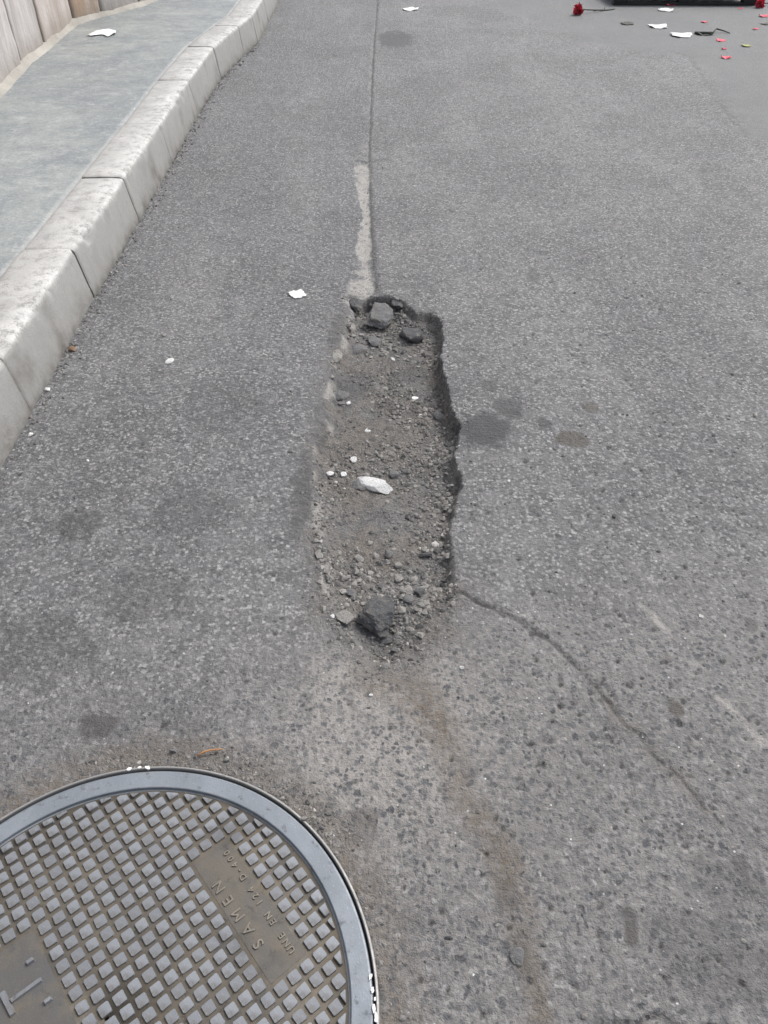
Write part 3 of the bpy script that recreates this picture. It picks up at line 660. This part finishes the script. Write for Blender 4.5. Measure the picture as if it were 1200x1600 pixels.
for (hid, dist, q, r) in cand:
    if r > RI - .016:
        nrm = q / r; poly = clip([np.array(p) for p in square(HALF, srng)], nrm, RI - .0075 - r)
        if len(poly) < 3: continue
        ar = .5 * abs(sum(p[0] * s[1] - s[0] * p[1] for p, s in zip(poly, poly[1:] + poly[:1])))
        if ar < 4e-5: continue
        me = stud_mesh(poly, .006, .0008 if ar < 1.5e-4 else .0014); me.materials.append(M_STUD)
    else: me = variants[srng.randrange(8)]
    if nstud < 300 and not hid:
        link('stud', me, None, cover, (q[0], q[1], 0), (0, 0, srng.uniform(-.03, .03))); nstud += 1
    else:
        n0 = len(rest.verts); rest.from_mesh(me); rest.verts.ensure_lookup_table()
        bmesh.ops.translate(rest, verts=rest.verts[n0:], vec=(q[0], q[1], 0))
o = link('stud_field', bm_mesh('stud_field', rest), M_STUD, cover); o['kind'] = 'stuff'
print('studs', nstud, 'of', len(cand))
# raised lettering
READ = -PA_; TANG = math.atan2(READ[1], READ[0])
def char_mesh(ch, size):
    cu = bpy.data.curves.new('letter', 'FONT'); cu.body = ch; cu.size = size; cu.extrude = .0011; cu.bevel_depth = .00025; cu.resolution_u = 3; cu.align_x = 'CENTER'
    t = bpy.data.objects.new('letter_tmp', cu); COL.objects.link(t)
    dg = bpy.context.evaluated_depsgraph_get(); me = bpy.data.meshes.new_from_object(t.evaluated_get(dg)); bpy.data.objects.remove(t); bpy.data.curves.remove(cu)
    me.name = 'letter'; me.materials.clear(); me.materials.append(M_LETTER); return me
def write(txt, p0, p1, size, zz=-.0028):
    p0, p1 = np.array(p0), np.array(p1); n = len(txt)
    for i, ch in enumerate(txt):
        if ch == ' ': continue
        q = p0 + (p1 - p0) * i / (n - 1) - PB_ * -1 * -.0 - np.array(MC)
        q = q + PB_ * size * .35                 # the anchor given is the letter's middle; 'up' is -PB_
        link('letter', char_mesh(ch, size), None, cover, (q[0], q[1], zz), (0, 0, TANG))
write('SAMEN', px(780 * .51667, 1150 + 628 * .51667), px(660 * .51667, 1150 + 456 * .51667), .026)
write('UNE EN 124 D-400', px(880 * .51667, 1150 + 645 * .51667), px(685 * .51667, 1150 + 352 * .51667), .0155)
def bar(p0, p1, w, z0, z1, name):
    p0 = np.array(p0) - MC; p1 = np.array(p1) - MC; d = (p1 - p0) / np.linalg.norm(p1 - p0); nn = np.array((-d[1], d[0])) * w / 2
    bm = bmesh.new(); lo = [bm.verts.new((*p, z0)) for p in (p0 - nn, p1 - nn, p1 + nn, p0 + nn)]
    hi = [bm.verts.new((*p, z1)) for p in (p0 - nn * .7 + d * w * .15, p1 - nn * .7 - d * w * .15, p1 + nn * .7 - d * w * .15, p0 + nn * .7 + d * w * .15)]
    bm.faces.new(hi)
    for i in range(4): bm.faces.new((lo[i], lo[(i + 1) % 4], hi[(i + 1) % 4], hi[i]))
    return bm
z1p = lambda x, y: px(x / 3.75, 1180 + y / 3.75)
bm = bar(z1p(242, 1308), z1p(58, 1442), .0085, -.0045, .0006, 'T')
b2 = bar(z1p(5, 1385), z1p(75, 1522), .0105, -.0045, .0008, 'T'); t_ = bpy.data.meshes.new('t'); b2.to_mesh(t_); b2.free(); bm.from_mesh(t_)
bmesh.ops.recalc_face_normals(bm, faces=bm.faces); link('letter', bm_mesh('letter', bm), M_STUD, cover)
for (x, y) in ((175, 1205), (280, 1435)):
    c = np.array(z1p(x, y)); bm = bar(c - PB_ * .0062, c + PB_ * .0062, .008, -.0045, .0022, 'peg')
    bmesh.ops.recalc_face_normals(bm, faces=bm.faces); link('peg', bm_mesh('peg', bm), M_STUD, cover)
# white road paint left on the frame
def dab(u, v, rw, rh, seed, z=.0046, ang=0.0):
    rng = random.Random(seed); c = np.array(px(u, v)) - MC; bm = bmesh.new(); n = 11
    pts = []
    for i in range(n):
        a = 2 * math.pi * i / n; k = rng.uniform(.55, 1.1); x = math.cos(a) * rw * k; y = math.sin(a) * rh * k
        pts.append((c[0] + x * math.cos(ang) - y * math.sin(ang), c[1] + x * math.sin(ang) + y * math.cos(ang)))
    top = [bm.verts.new((*p, z + .0007)) for p in pts]; bot = [bm.verts.new((*p, z - .003)) for p in pts]
    bm.faces.new(top)
    for i in range(n): bm.faces.new((bot[i], bot[(i + 1) % n], top[(i + 1) % n], top[i]))
    bmesh.ops.recalc_face_normals(bm, faces=bm.faces); link('paint_mark', bm_mesh('paint_mark', bm), M_WPAINT, frame)
for k, (u, v, a, b, an) in enumerate(((203, 1203, .006, .0035, .3), (219, 1201, .0045, .003, .1), (231, 1201, .0055, .004, -.2), (579, 1528, .006, .003, 1.3), (582, 1548, .005, .003, 1.5), (586, 1562, .0035, .002, 1.4), (584, 1576, .008, .003, 1.6), (588, 1590, .009, .0032, 1.5), (588, 1612, .006, .003, 1.5))):
    dab(u, v, a, b, k + 60, ang=an)

# ------------------------------------------------------------------ stones
def rock_mesh(seed, sx, sy, sz, sub=3, facets=7, rough=.06, name='stone'):
    """an angular lump: a ball cut by random planes, then chipped and roughened"""
    rng = random.Random(seed); bm = bmesh.new(); bmesh.ops.create_icosphere(bm, subdivisions=sub, radius=1)
    planes = []
    for k in range(facets + 5):
        v = Vector((rng.gauss(0, 1), rng.gauss(0, 1), rng.gauss(0, .8))).normalized(); planes.append((v, rng.uniform(.50, .80)))
    planes.append((Vector((rng.uniform(-.25, .25), rng.uniform(-.25, .25), 1)).normalized(), rng.uniform(.55, .75)))
    off = Vector((rng.uniform(0, 50), rng.uniform(0, 50), seed))
    for v in bm.verts:
        for n_, d in planes:
            k = v.co.dot(n_)
            if k > d: v.co -= n_ * (k - d) * .97
        v.co *= 1 + rough * 1.5 * mnoise.noise(v.co * 2.2 + off) + rough * .9 * mnoise.noise(v.co * 5.5 + off) + rough * .6 * mnoise.noise(v.co * 13 + off) + rough * .4 * mnoise.noise(v.co * 27 + off)
    ex = max(abs(v.co.x) for v in bm.verts); ey = max(abs(v.co.y) for v in bm.verts); ez = (max(v.co.z for v in bm.verts) - min(v.co.z for v in bm.verts)) / 2
    for v in bm.verts: v.co.x *= sx / ex; v.co.y *= sy / ey; v.co.z *= sz / ez
    zmin = min(v.co.z for v in bm.verts)
    for v in bm.verts: v.co.z -= zmin
    me = bm_mesh(name, bm, True); me.set_sharp_from_angle(angle=R(28)); return me
def stone(u, v, w, l, hgt, mat, label, seed, rz=0.0, sink=.25, sub=3, facets=8, name='stone', cat='stone', rough=.06, tilt=(0, 0), group=None):
    """u, v: photo pixel of the stone's middle; w, l: its width and length in photo pixels; hgt: metres"""
    X, Y = px(u, v); z = ground_z(X, Y); zt = z + hgt * (.5 - sink)
    X, Y = px(u, v, zt); z = ground_z(X, Y); s = mpp(X, Y)
    Ya = px(u, v - l / 2, zt)[1]; Yb = px(u, v + l / 2, zt)[1]
    ly = max(.3 * w * s, (Ya - Yb) - hgt * .55)
    me = rock_mesh(seed, w * s / 2, ly / 2, hgt / 2, sub, facets, rough)
    o = link(name, me, mat, None, (X, Y, z - hgt * sink), (tilt[0], tilt[1], rz)); return tag(o, label, cat, group)
G1 = 'stones lying in the pothole'
def st(*a, **k): return stone(*a, group=G1, **k)
st(588, 962, 64, 74, .052, M_ROCKD, 'largest dark rock, at the near end of the pothole', 11, rz=.1, sink=.12, facets=8, sub=5, rough=.10)
st(592, 494, 46, 34, .060, M_ROCKG, 'grey slab-topped rock at the far end of the pothole', 13, rz=-.2, sink=.1, facets=8, tilt=(.1, .1), sub=5, rough=.09)
st(642, 526, 34, 26, .040, M_ROCKD, 'dark wedge-shaped stone right of the grey far rock', 17, rz=.4, facets=9)
st(557, 480, 26, 22, .035, M_ROCKD, 'small dark stone left of the grey far rock', 19)
st(586, 534, 22, 18, .022, M_ROCKG, 'rounded grey stone just below the far grey rock', 23, facets=4)
st(583, 757, 68, 26, .028, M_ROCKW, 'long white-coated stone in the middle of the pothole', 29, rz=-.38, sink=.15, facets=5, sub=4)
st(563, 757, 28, 24, .016, M_ROCKG, 'flat grey stone against the left end of the long white stone', 31, rz=-.3)
st(553, 721, 13, 13, .012, M_ROCKW, 'round white pebble above the long white stone', 37, facets=4)
st(515, 741, 14, 11, .011, M_ROCKW, 'white pebble near the left side of the pothole', 41, facets=4)
st(537, 740, 10, 9, .009, M_ROCKW, 'smaller white pebble touching the left of the long white stone', 43, facets=4)
st(648, 622, 12, 6, .006, M_PAPER, 'thin white chip in the upper pothole near its right side', 47, rz=-.2)
st(545, 630, 8, 7, .007, M_ROCKW, 'tiny white pebble in the upper pothole near its left side', 53, facets=4)
st(575, 673, 9, 8, .006, M_ROCKW, 'tiny white chip in the pothole above the round white pebble', 59, rz=-.6)
st(613, 563, 6, 8, .007, M_ROCKW, 'tiny white chip below the dark wedge stone', 61, rz=.4)
st(686, 648, 22, 20, .024, M_ROCKG, 'grey stone under the right broken edge of the pothole', 67)
st(578, 847, 11, 12, .011, M_ROCKL, 'pale pebble in the lower middle of the pothole', 71)
st(562, 874, 20, 14, .012, M_ROCKL, 'pale beige stone left of the lower pebbles', 73, rz=-.4)
st(588, 869, 10, 12, .010, M_ROCKL, 'small pale chip right of the pale beige stone', 79)
st(607, 868, 15, 18, .013, M_ROCKG, 'flat grey stone in the lower pothole', 83)
st(622, 884, 13, 12, .012, M_ROCKL, 'round pale pebble, upper of the two in a pair', 89, facets=4)
st(624, 905, 15, 14, .014, M_ROCKL, 'round pale pebble, lower of the two in a pair', 97, facets=4)
st(636, 921, 26, 18, .018, M_ROCKL, 'pale angular stone above right of the largest dark rock', 101, rz=.2)
st(655, 924, 20, 20, .018, M_ROCKD, 'dark angular stone next to the pale angular stone', 103)
st(636, 936, 22, 20, .014, M_ROCKG, 'grey flat stone right of the largest dark rock', 107, rz=.5)
st(538, 966, 34, 26, .022, M_ROCKL, 'pale stone leaning on the left of the largest dark rock', 109, rz=-.7)
st(520, 963, 9, 8, .008, M_ROCKW, 'tiny white pebble left of the pale leaning stone', 113, facets=4)
st(550, 927, 22, 16, .012, M_ROCKG, 'greyish stone above left of the largest dark rock', 127)
st(544, 902, 10, 9, .009, M_ROCKL, 'small pale pebble on the lower left of the pothole', 131)
st(499, 868, 15, 20, .008, M_ROCKL, 'flat pale fragment on the left edge of the pothole', 137, sink=.4)
st(510, 888, 9, 20, .008, M_ROCKL, 'narrow pale fragment below the flat pale one', 139, sink=.4)
st(665, 868, 22, 10, .014, M_ROCKD, 'dark flat stone in the lower right of the pothole', 149)
st(618, 741, 20, 12, .012, M_ROCKG, 'grey pebble right of the long white stone', 151)
st(603, 1003, 22, 16, .010, M_ROCKD, 'dark fragment below the largest dark rock', 157, sink=.35)
st(616, 1014, 14, 12, .010, M_ROCKG, 'grey fragment at the near tip of the pothole', 163, sink=.35)
st(534, 616, 24, 18, .016, M_ROCKG, 'grey stone on the left bank of the upper pothole', 167)
st(560, 545, 30, 16, .018, M_ROCKG, 'grey broken lump on the upper left of the pothole', 173)
st(525, 560, 20, 26, .020, M_ROCKL, 'pale crumbling lump on the upper left edge of the pothole', 179, sink=.4)
st(622, 480, 22, 14, .022, M_ROCKD, 'dark crumb of asphalt at the far right rim of the pothole', 181)
st(670, 700, 10, 8, .010, M_ROCKG, 'small grey pebble in the right of the pothole', 191)
st(700, 690, 14, 12, .014, M_ROCKD, 'dark pebble under the notch of the right edge', 193)
# on the road
G2 = 'bits lying on the asphalt'
stone(113, 546, 12, 11, .018, M_ROCKB, 'small brown stone at the foot of the kerb', 201, group=G2)
stone(75, 608, 11, 8, .010, M_ROCKW, 'white crumb at the kerb foot below the brown stone', 203, group=G2)
stone(48, 679, 9, 8, .009, M_ROCKW, 'white crumb at the kerb foot nearest the left photo edge', 207, group=G2)
stone(264, 564, 13, 11, .010, M_ROCKW, 'lone white oval pebble between kerb and pothole', 211, rz=-.6, facets=3, group=G2)
stone(257, 524, 8, 6, .006, M_ROCKL, 'tiny pale chip just above the white oval pebble', 213, group=G2)
stone(806, 1495, 30, 40, .014, M_ROCKG, 'large grey stone bedded in the asphalt near the bottom', 217, sink=.55, group=G2)
stone(701, 1466, 15, 14, .010, M_ROCKD, 'dark purple-grey stone bedded right of the manhole', 219, sink=.5, group=G2)
stone(778, 1447, 15, 14, .010, M_ROCKL, 'pale stone bedded above the large bedded grey stone', 221, sink=.4, group=G2)
stone(580, 1086, 8, 7, .006, M_ROCKW, 'tiny white pebble below the near end of the pothole', 223, group=G2)
stone(722, 1043, 8, 7, .006, M_ROCKW, 'tiny white pebble right of the near end of the pothole', 227, group=G2)
stone(795, 752, 6, 6, .006, M_ROCKW, 'tiny white pebble right of the pothole below the dark stain', 229, group=G2)
stone(137, 720, 5, 5, .005, M_ROCKW, 'tiny white pebble left, below the kerb foot', 231, group=G2)
stone(475, 1280, 13, 12, .011, M_ROCKL, 'pale pebble beside the upper right of the manhole ring', 233, group=G2)
stone(503, 1293, 10, 9, .009, M_ROCKL, 'smaller pale pebble just right of the manhole ring', 237, group=G2)
stone(355, 1187, 12, 9, .010, M_ROCKL, 'pale pebble at the right end of the orange twig', 239, group=G2)
stone(270, 1174, 12, 10, .012, M_ROCKG, 'grey pebble above the top of the manhole ring', 241, group=G2)
stone(960, 831 - 25, 8, 8, .008, M_ROCKD, 'small dark pebble on the right lane beside the pothole', 243, group=G2)

# ------------------------------------------------------------------ loose grit (uncountable)
grng = np.random.default_rng(12)
def grit(name, pos, sizes, tone, label, parent=None):
    base = []
    for k in range(10):
        bm = bmesh.new(); bmesh.ops.create_icosphere(bm, subdivisions=1, radius=1)
        rr = random.Random(k + 400)
        for v in bm.verts: v.co *= rr.uniform(.45, 1.2)
        bmesh.ops.triangulate(bm, faces=bm.faces)
        base.append((np.array([v.co[:] for v in bm.verts]), np.array([[v.index for v in f.verts] for f in bm.faces]))); bm.free()
    VV = []; FF = []; TT = []; n0 = 0
    for i, (p, s, t) in enumerate(zip(pos, sizes, tone)):
        bv, bf = base[i % 10]; a = grng.uniform(0, 6.283); ca, sa = math.cos(a), math.sin(a)
        sx, sy, sz = s * grng.uniform(.8, 1.25), s * grng.uniform(.7, 1.1), s * grng.uniform(.5, .85)
        x = bv[:, 0] * sx; y = bv[:, 1] * sy; z = bv[:, 2] * sz
        VV.append(np.stack([p[0] + x * ca - y * sa, p[1] + x * sa + y * ca, p[2] + z + sz * .05], 1)); FF.append(bf + n0); TT.append(np.full(len(bv), t)); n0 += len(bv)
    me = np_mesh(name, np.concatenate(VV), np.concatenate(FF), False); fattr(me, 'tone', np.concatenate(TT))
    o = link(name, me, M_GRAVEL); o['kind'] = 'stuff'; o['label'] = label; o['category'] = 'gravel'; return o
# in the pothole
n = 26000; X = grng.uniform(-.3, .32, n); Y = grng.uniform(.95, 2.95, n); z, S = field(X, Y)
dens = sstep(-.2, .3, fbm(X, Y, 6, 3, 201)) * .85 + .06
dens = np.where((X > 0) & (Y > 1.2) & (Y < 1.75), dens + .35, dens)
keep = (S['sd'] > .006) & (grng.uniform(0, 1, n) < dens)
X, Y, z = X[keep], Y[keep], z[keep]; sz = np.clip(grng.lognormal(math.log(.0029), .55, len(X)), .0013, .0125); sz = sz * (.75 + .3 * (Y / 2))
tone = np.clip(grng.beta(2.2, 2.6, len(X)) * .85 + (grng.uniform(0, 1, len(X)) > .97) * .5, 0, 1)
grit('pothole_gravel', np.stack([X, Y, z], 1), sz, tone, 'loose grey grit and small gravel on the pothole floor')
print('hole grit', len(X))
# heavier rubble: far end, right bank, round the big rock
nr_ = 1500; tt = grng.uniform(0, 1, nr_); RB = np.array([px(u, v) for u, v in ((560,500),(600,520),(650,520),(680,545),(682,600),(692,645),(700,690),(705,740),(690,790),(690,840),(690,890),(660,930),(640,960),(600,905),(550,905),(540,880))])
ii = grng.integers(0, len(RB), nr_); pos = RB[ii] + grng.normal(0, .045, (nr_, 2)); z, S = field(pos[:, 0], pos[:, 1]); keep = S['sd'] > .008
pos, z = pos[keep], z[keep]; sz = np.clip(grng.lognormal(math.log(.0054), .5, len(z)), .003, .013); tone = np.clip(grng.beta(2.2, 2.4, len(z)) * .85 + (grng.uniform(0, 1, len(z)) > .96) * .4, 0, 1)
grit('pothole_rubble', np.stack([pos[:, 0], pos[:, 1], z], 1), sz, tone, 'coarser grey rubble along the banks of the pothole')
# on the road surface
U = []; 
def ring(n, a0, a1, d0, d1):
    a = grng.uniform(R(a0), R(a1), n); r = MR + d0 + (d1 - d0) * grng.beta(1, 2.2, n); return np.stack([MC[0] + r * np.cos(a), MC[1] + r * np.sin(a)], 1)
U.append((ring(620, 35, 112, .002, .07), .0024)); U.append((ring(160, -40, 60, .003, .09), .0024))
yk = grng.uniform(1.5, 7.5, 900); U.append((np.stack([np.interp(yk, [p[1] for p in KB], [p[0] for p in KB]) + .004 + .11 * grng.beta(.7, 3.6, 900), yk], 1), .0040))
q = np.array([px(u, v) for u, v in zip(grng.uniform(0, 1200, 900), grng.uniform(180, 1600, 900))]); U.append((q, .0024))
q = np.array([px(u, v) for u, v in zip(grng.uniform(860, 1200, 260), grng.uniform(420, 1000, 260))]); U.append((q, .0030))
hp = HP[grng.integers(0, len(HP), 700)] + grng.normal(0, .03, (700, 2)); U.append((hp, .0024))
pos = np.concatenate([u for u, _ in U]); ms = np.concatenate([np.full(len(u), s) for u, s in U])
z, S = field(pos[:, 0], pos[:, 1]); rm = np.hypot(pos[:, 0] - MC[0], pos[:, 1] - MC[1]); keep = (rm > MR + .002) & (S['sd'] < .006) & (pos[:, 0] > np.interp(pos[:, 1], [p[1] for p in KB], [p[0] for p in KB]) + .002)
pos, ms, z = pos[keep], ms[keep], z[keep]; sz = np.clip(ms * grng.lognormal(0, .42, len(ms)), .0012, .0085) * (.8 + .12 * pos[:, 1].clip(0, 5))
tone = np.clip(grng.beta(1.6, 2.6, len(ms)) * .8 + (grng.uniform(0, 1, len(ms)) > .95) * .6, 0, 1)
grit('road_grit', np.stack([pos[:, 0], pos[:, 1], z], 1), sz, tone, 'scattered dark grit and crumbs on the asphalt')

# ------------------------------------------------------------------ litter
def sheet(u, v, w, l, label, seed, name='paper_scrap', mat=None, cat='paper scrap', lift=.004, z0=None, rz=0.0, curl=.12, bow=0.0, group=None, thick=.0012, parent=None):
    """a small torn, curled piece; w, l in photo pixels; its far-near length comes from lying on the ground"""
    z = z0 if z0 is not None else ground_z(*px(u, v)); X, Y = px(u, v, z)
    s = mpp(X, Y); W = w * s; Lm = abs(px(u, v - l / 2, z)[1] - px(u, v + l / 2, z)[1])
    Lm = min(Lm, W * 1.1); rng = random.Random(seed); bm = bmesh.new(); nr, na = 6, 26; lay = []
    rad = [rng.uniform(.78, 1.08) for _ in range(na)]
    for top in (1, 0):
        c = bm.verts.new((0, 0, 0)); rings = []
        for r in range(1, nr + 1):
            row = []
            for k in range(na):
                a = 2 * math.pi * k / na; q = r / nr; sq = 1 / max(abs(math.cos(a)), abs(math.sin(a))) ** .55
                x = math.cos(a) * q * W / 2 * rad[k] * sq; y = math.sin(a) * q * Lm / 2 * rad[k] * sq + bow * Lm * ((2 * x / W) ** 2) * -1
                row.append(bm.verts.new((x, y, 0)))
            rings.append(row)
        lay.append((c, rings))
        sgn = 1 if top else -1
        for k in range(na):
            f = [c, rings[0][k], rings[0][(k + 1) % na]]; bm.faces.new(f if top else f[::-1])
            for r in range(nr - 1):
                f = [rings[r][k], rings[r + 1][k], rings[r + 1][(k + 1) % na], rings[r][(k + 1) % na]]; bm.faces.new(f if top else f[::-1])
        for vv in [c] + [x for r in rings for x in r]:
            p = vv.co; zz = lift + curl * max(W, Lm) * .5 * (mnoise.noise(Vector((p.x / W * 2.4 + seed, p.y / max(Lm, .01) * 2.4, 0))) + .55 * (2 * p.x / W) ** 2)
            p.z = max(zz, .0015) + (thick if top else 0)
    a, b = lay[0][1][-1], lay[1][1][-1]
    for k in range(na): bm.faces.new((a[k], b[k], b[(k + 1) % na], a[(k + 1) % na]))
    bmesh.ops.recalc_face_normals(bm, faces=bm.faces)
    o = link(name, bm_mesh(name, bm, True), mat or M_PAPER, parent, (X, Y, z), (0, 0, rz))
    if not parent: tag(o, label, cat, group)
    return o
SWZ = .195
sheet(165, 51, 40, 15, 'bow-shaped white paper scrap lying on the sidewalk', 1, z0=SWZ, rz=-.08, bow=.45, curl=.1)
sheet(641, 15, 25, 14, 'white paper scrap on the road beyond the dark oval stain', 2, rz=.3)
sheet(465, 461, 26, 15, 'white torn scrap on the asphalt left of the pothole top', 3, rz=.45, curl=.08)
GP = 'white paper scraps by the dark platform'
sheet(1041, 16, 24, 11, 'white paper scrap closest to the dark platform', 4, rz=-.4, group=GP)
sheet(1028, 42, 29, 10, 'rectangular white paper scrap, left of two below the platform', 5, rz=.05, group=GP)
sheet(1064, 56, 32, 11, 'crumpled white paper scrap beside the dark twig', 6, rz=-.1, curl=.16, group=GP)
GPE = 'red petals scattered on the road'
sheet(1126, 64, 15, 9, 'red petal, second from the bottom in the scattered group', 7, 'petal', M_PETAL, 'petal', group=GPE, curl=.3)
sheet(1134, 91, 15, 8, 'red petal lying nearest the camera', 8, 'petal', M_PETAL, 'petal', group=GPE, curl=.3)
sheet(1100, 35, 10, 7, 'small red petal between the platform and the dark twig', 9, 'petal', M_PETAL, 'petal', group=GPE, curl=.3)
sheet(1131, 77, 7, 5, 'tiny red petal between two bigger petals', 10, 'petal', M_PETAL, 'petal', group=GPE, curl=.3)
sheet(1047, 8, 16, 5, 'red petal lying behind the farthest white scrap', 11, 'petal', M_PETAL, 'petal', group=GPE, curl=.3)
sheet(1157, 14, 7, 5, 'tiny dull red petal right of the platform', 12, 'petal', M_PETAL, 'petal', group=GPE, curl=.3)
sheet(1180, 46, 8, 5, 'small dull red petal above the yellow leaf', 13, 'petal', M_PETAL, 'petal', group=GPE, curl=.3)
sheet(1193, 26, 14, 5, 'pale red petal near the right photo edge', 14, 'petal', M_PETAL, 'petal', group=GPE, curl=.3)
sheet(1166, 72, 14, 8, 'yellow-green leaf lying right of the red petals', 15, 'leaf', M_LEAFY, 'leaf', curl=.2)
sheet(980, 37, 21, 5, 'dark narrow leaf left of the white paper scraps', 16, 'leaf', M_LEAFD, 'leaf', curl=.1, rz=.1)
sheet(1100, 53, 26, 8, 'dark withered leaf right of the crumpled scrap', 17, 'leaf', M_LEAFD, 'leaf', curl=.15)
sheet(1196, 38, 14, 6, 'dark leaf fragment at the right photo edge', 18, 'leaf', M_LEAFD, 'leaf', curl=.1)
def tube(pts, rads, n=7, name='stem'):
    bm = bmesh.new(); rings = []
    for i, p in enumerate(pts):
        p = Vector(p); d = (Vector(pts[min(i + 1, len(pts) - 1)]) - Vector(pts[max(i - 1, 0)])).normalized()
        s = d.cross(Vector((0, 0, 1))); s = s.normalized() if s.length > 1e-4 else Vector((1, 0, 0)); t = s.cross(d)
        rings.append([bm.verts.new(p + (s * math.cos(2 * math.pi * k / n) + t * math.sin(2 * math.pi * k / n)) * rads[i]) for k in range(n)])
    for a, b in zip(rings[:-1], rings[1:]):
        for k in range(n): bm.faces.new((a[k], a[(k + 1) % n], b[(k + 1) % n], b[k]))
    bm.faces.new(rings[0][::-1]); bm.faces.new(rings[-1]); bmesh.ops.recalc_face_normals(bm, faces=bm.faces)
    return bm_mesh(name, bm, True)
def carnation(u0, v0, u1, v1, hw, label, seed, group=None):
    """flower head at (u0,v0), stem end at (u1,v1)"""
    X0, Y0 = px(u0, v0); X1, Y1 = px(u1, v1); rng = random.Random(seed); s = mpp(X0, Y0); rad = hw * s / 2
    root = tag(empty('carnation', (X0, Y0, ground_z(X0, Y0))), label, 'flower', group)
    d = Vector((X1 - X0, Y1 - Y0, 0)); L = min(d.length, .55); d.normalize(); sd_ = Vector((-d.y, d.x, 0))
    # ruffled head: many petals fanned about the stem axis
    bm = bmesh.new()
    for k in range(22):
        a = rng.uniform(0, 6.283); tilt = rng.uniform(.5, 1.75); ax = -d
        rdir = (sd_ * math.cos(a) + Vector((0, 0, 1)) * math.sin(a)); pd = (ax * math.cos(tilt) + rdir * math.sin(tilt)).normalized(); pw = pd.cross(rdir + ax * .3).normalized()
        l = rad * rng.uniform(.8, 1.15); w = rad * rng.uniform(.45, .7); row = []
        c = Vector((0, 0, rad * .75))
        for i in range(5):
            t = i / 4; ww = w * (.25 + .75 * t ** .6)
            row.append([bm.verts.new(c + pd * l * t + pw * ww * f + rdir * (.12 * rad * math.sin(f * 9 + k) * t)) for f in (-1, -.5, 0, .5, 1)])
        for i in range(4):
            for j in range(4): bm.faces.new((row[i][j], row[i][j + 1], row[i + 1][j + 1], row[i + 1][j]))
    for v in bm.verts: v.co.z = max(v.co.z, .002)
    bmesh.ops.solidify(bm, geom=bm.faces[:], thickness=.001)
    link('flower_head', bm_mesh('flower_head', bm, True), M_PETAL, root)
    link('calyx', tube([tuple(Vector((0, 0, rad * .7)) + d * rad * t) for t in (.1, .35, .8, 1.15)], [rad * .38, rad * .36, rad * .26, rad * .1]), M_STEM, root)
    link('stem', tube([tuple(d * (rad + (L - rad) * t) + sd_ * .02 * math.sin(t * 5) + Vector((0, 0, rad * .62 * (1 - t) ** 2 + .006))) for t in [i / 10 for i in range(11)]], [.006] * 11), M_STEM, root)
    for k, t in enumerate((.35, .7)):
        p = d * (rad + (L - rad) * t); q = p + (sd_ * (1 if k else -1) * .06 + d * .07)
        link('leaf', tube([tuple(p + Vector((0, 0, .012))), tuple(p.lerp(q, .5) + Vector((0, 0, .022))), tuple(q + Vector((0, 0, .008)))], [.003, .005, .001]), M_STEM, root)
carnation(903, 23, 958, 15, 17, 'red carnation with a dark stem lying left of the dark platform', 3)
carnation(1187, 12, 1230, 4, 14, 'red carnation bloom lying right of the dark platform', 5)
# dark twig with a kink
z0 = .006
def twig(pts, r0, r1, mat, label, name='twig'):
    P = [Vector((*px(u, v), z0 + dz)) for u, v, dz in pts]; b = P[0].copy(); b.z = 0
    o = link(name, tube([tuple(p - b) for p in P], [r0 + (r1 - r0) * i / (len(P) - 1) for i in range(len(P))]), mat, None, b); return tag(o, label, 'twig')
twig([(1085, 53, 0), (1100, 54.5, .01), (1112, 55, .012), (1118, 50, .02), (1130, 51, .008), (1140, 53, 0)], .012, .004, M_STEM, 'dark kinked twig lying among the red petals')
twig([(309, 1184, 0), (318, 1179, .003), (330, 1176, .004), (341, 1175, .003), (348, 1173, .001)], .0022, .0014, M_TWIG, 'short orange dry twig above the manhole ring')

# ------------------------------------------------------------------ dark low platform at the top right
X0, Y0 = px(958, 9); X1, _ = px(1182, 9)
plat = tag(empty('pallet', (X0, Y0, 0)), 'dark low platform of boards on the road at the top right', 'pallet')
def box(name, x0, x1, y0, y1, z0, z1, mat, parent, bev=.004):
    bm = bmesh.new(); bmesh.ops.create_cube(bm, size=1)
    for v in bm.verts: v.co = Vector((x0 + (v.co.x + .5) * (x1 - x0), y0 + (v.co.y + .5) * (y1 - y0), z0 + (v.co.z + .5) * (z1 - z0)))
    bmesh.ops.bevel(bm, geom=bm.edges[:], offset=bev, segments=1, affect='EDGES'); return link(name, bm_mesh(name, bm), mat, parent)
PW = X1 - X0; PD = 1.1
for k in range(3):
    y = (0, PD / 2 - .05, PD - .1)[k]
    box('base_board', 0, PW, y, y + .1, .004, .026, M_PALLET, plat)
    for j in range(3): xx = (0, PW / 2 - .07, PW - .14)[j]; box('block', xx, xx + .14, y + .002, y + .098, .0265, .115, M_PALLET, plat)
    box('stringer', 0, PW, y, y + .1, .1155, .137, M_PALLET, plat)
for k in range(11):
    xx = PW * k / 11 + .006; box('deck_board', xx, xx + PW / 11 - .014, -.004, PD + .004, .1375, .159, M_PALLET, plat)
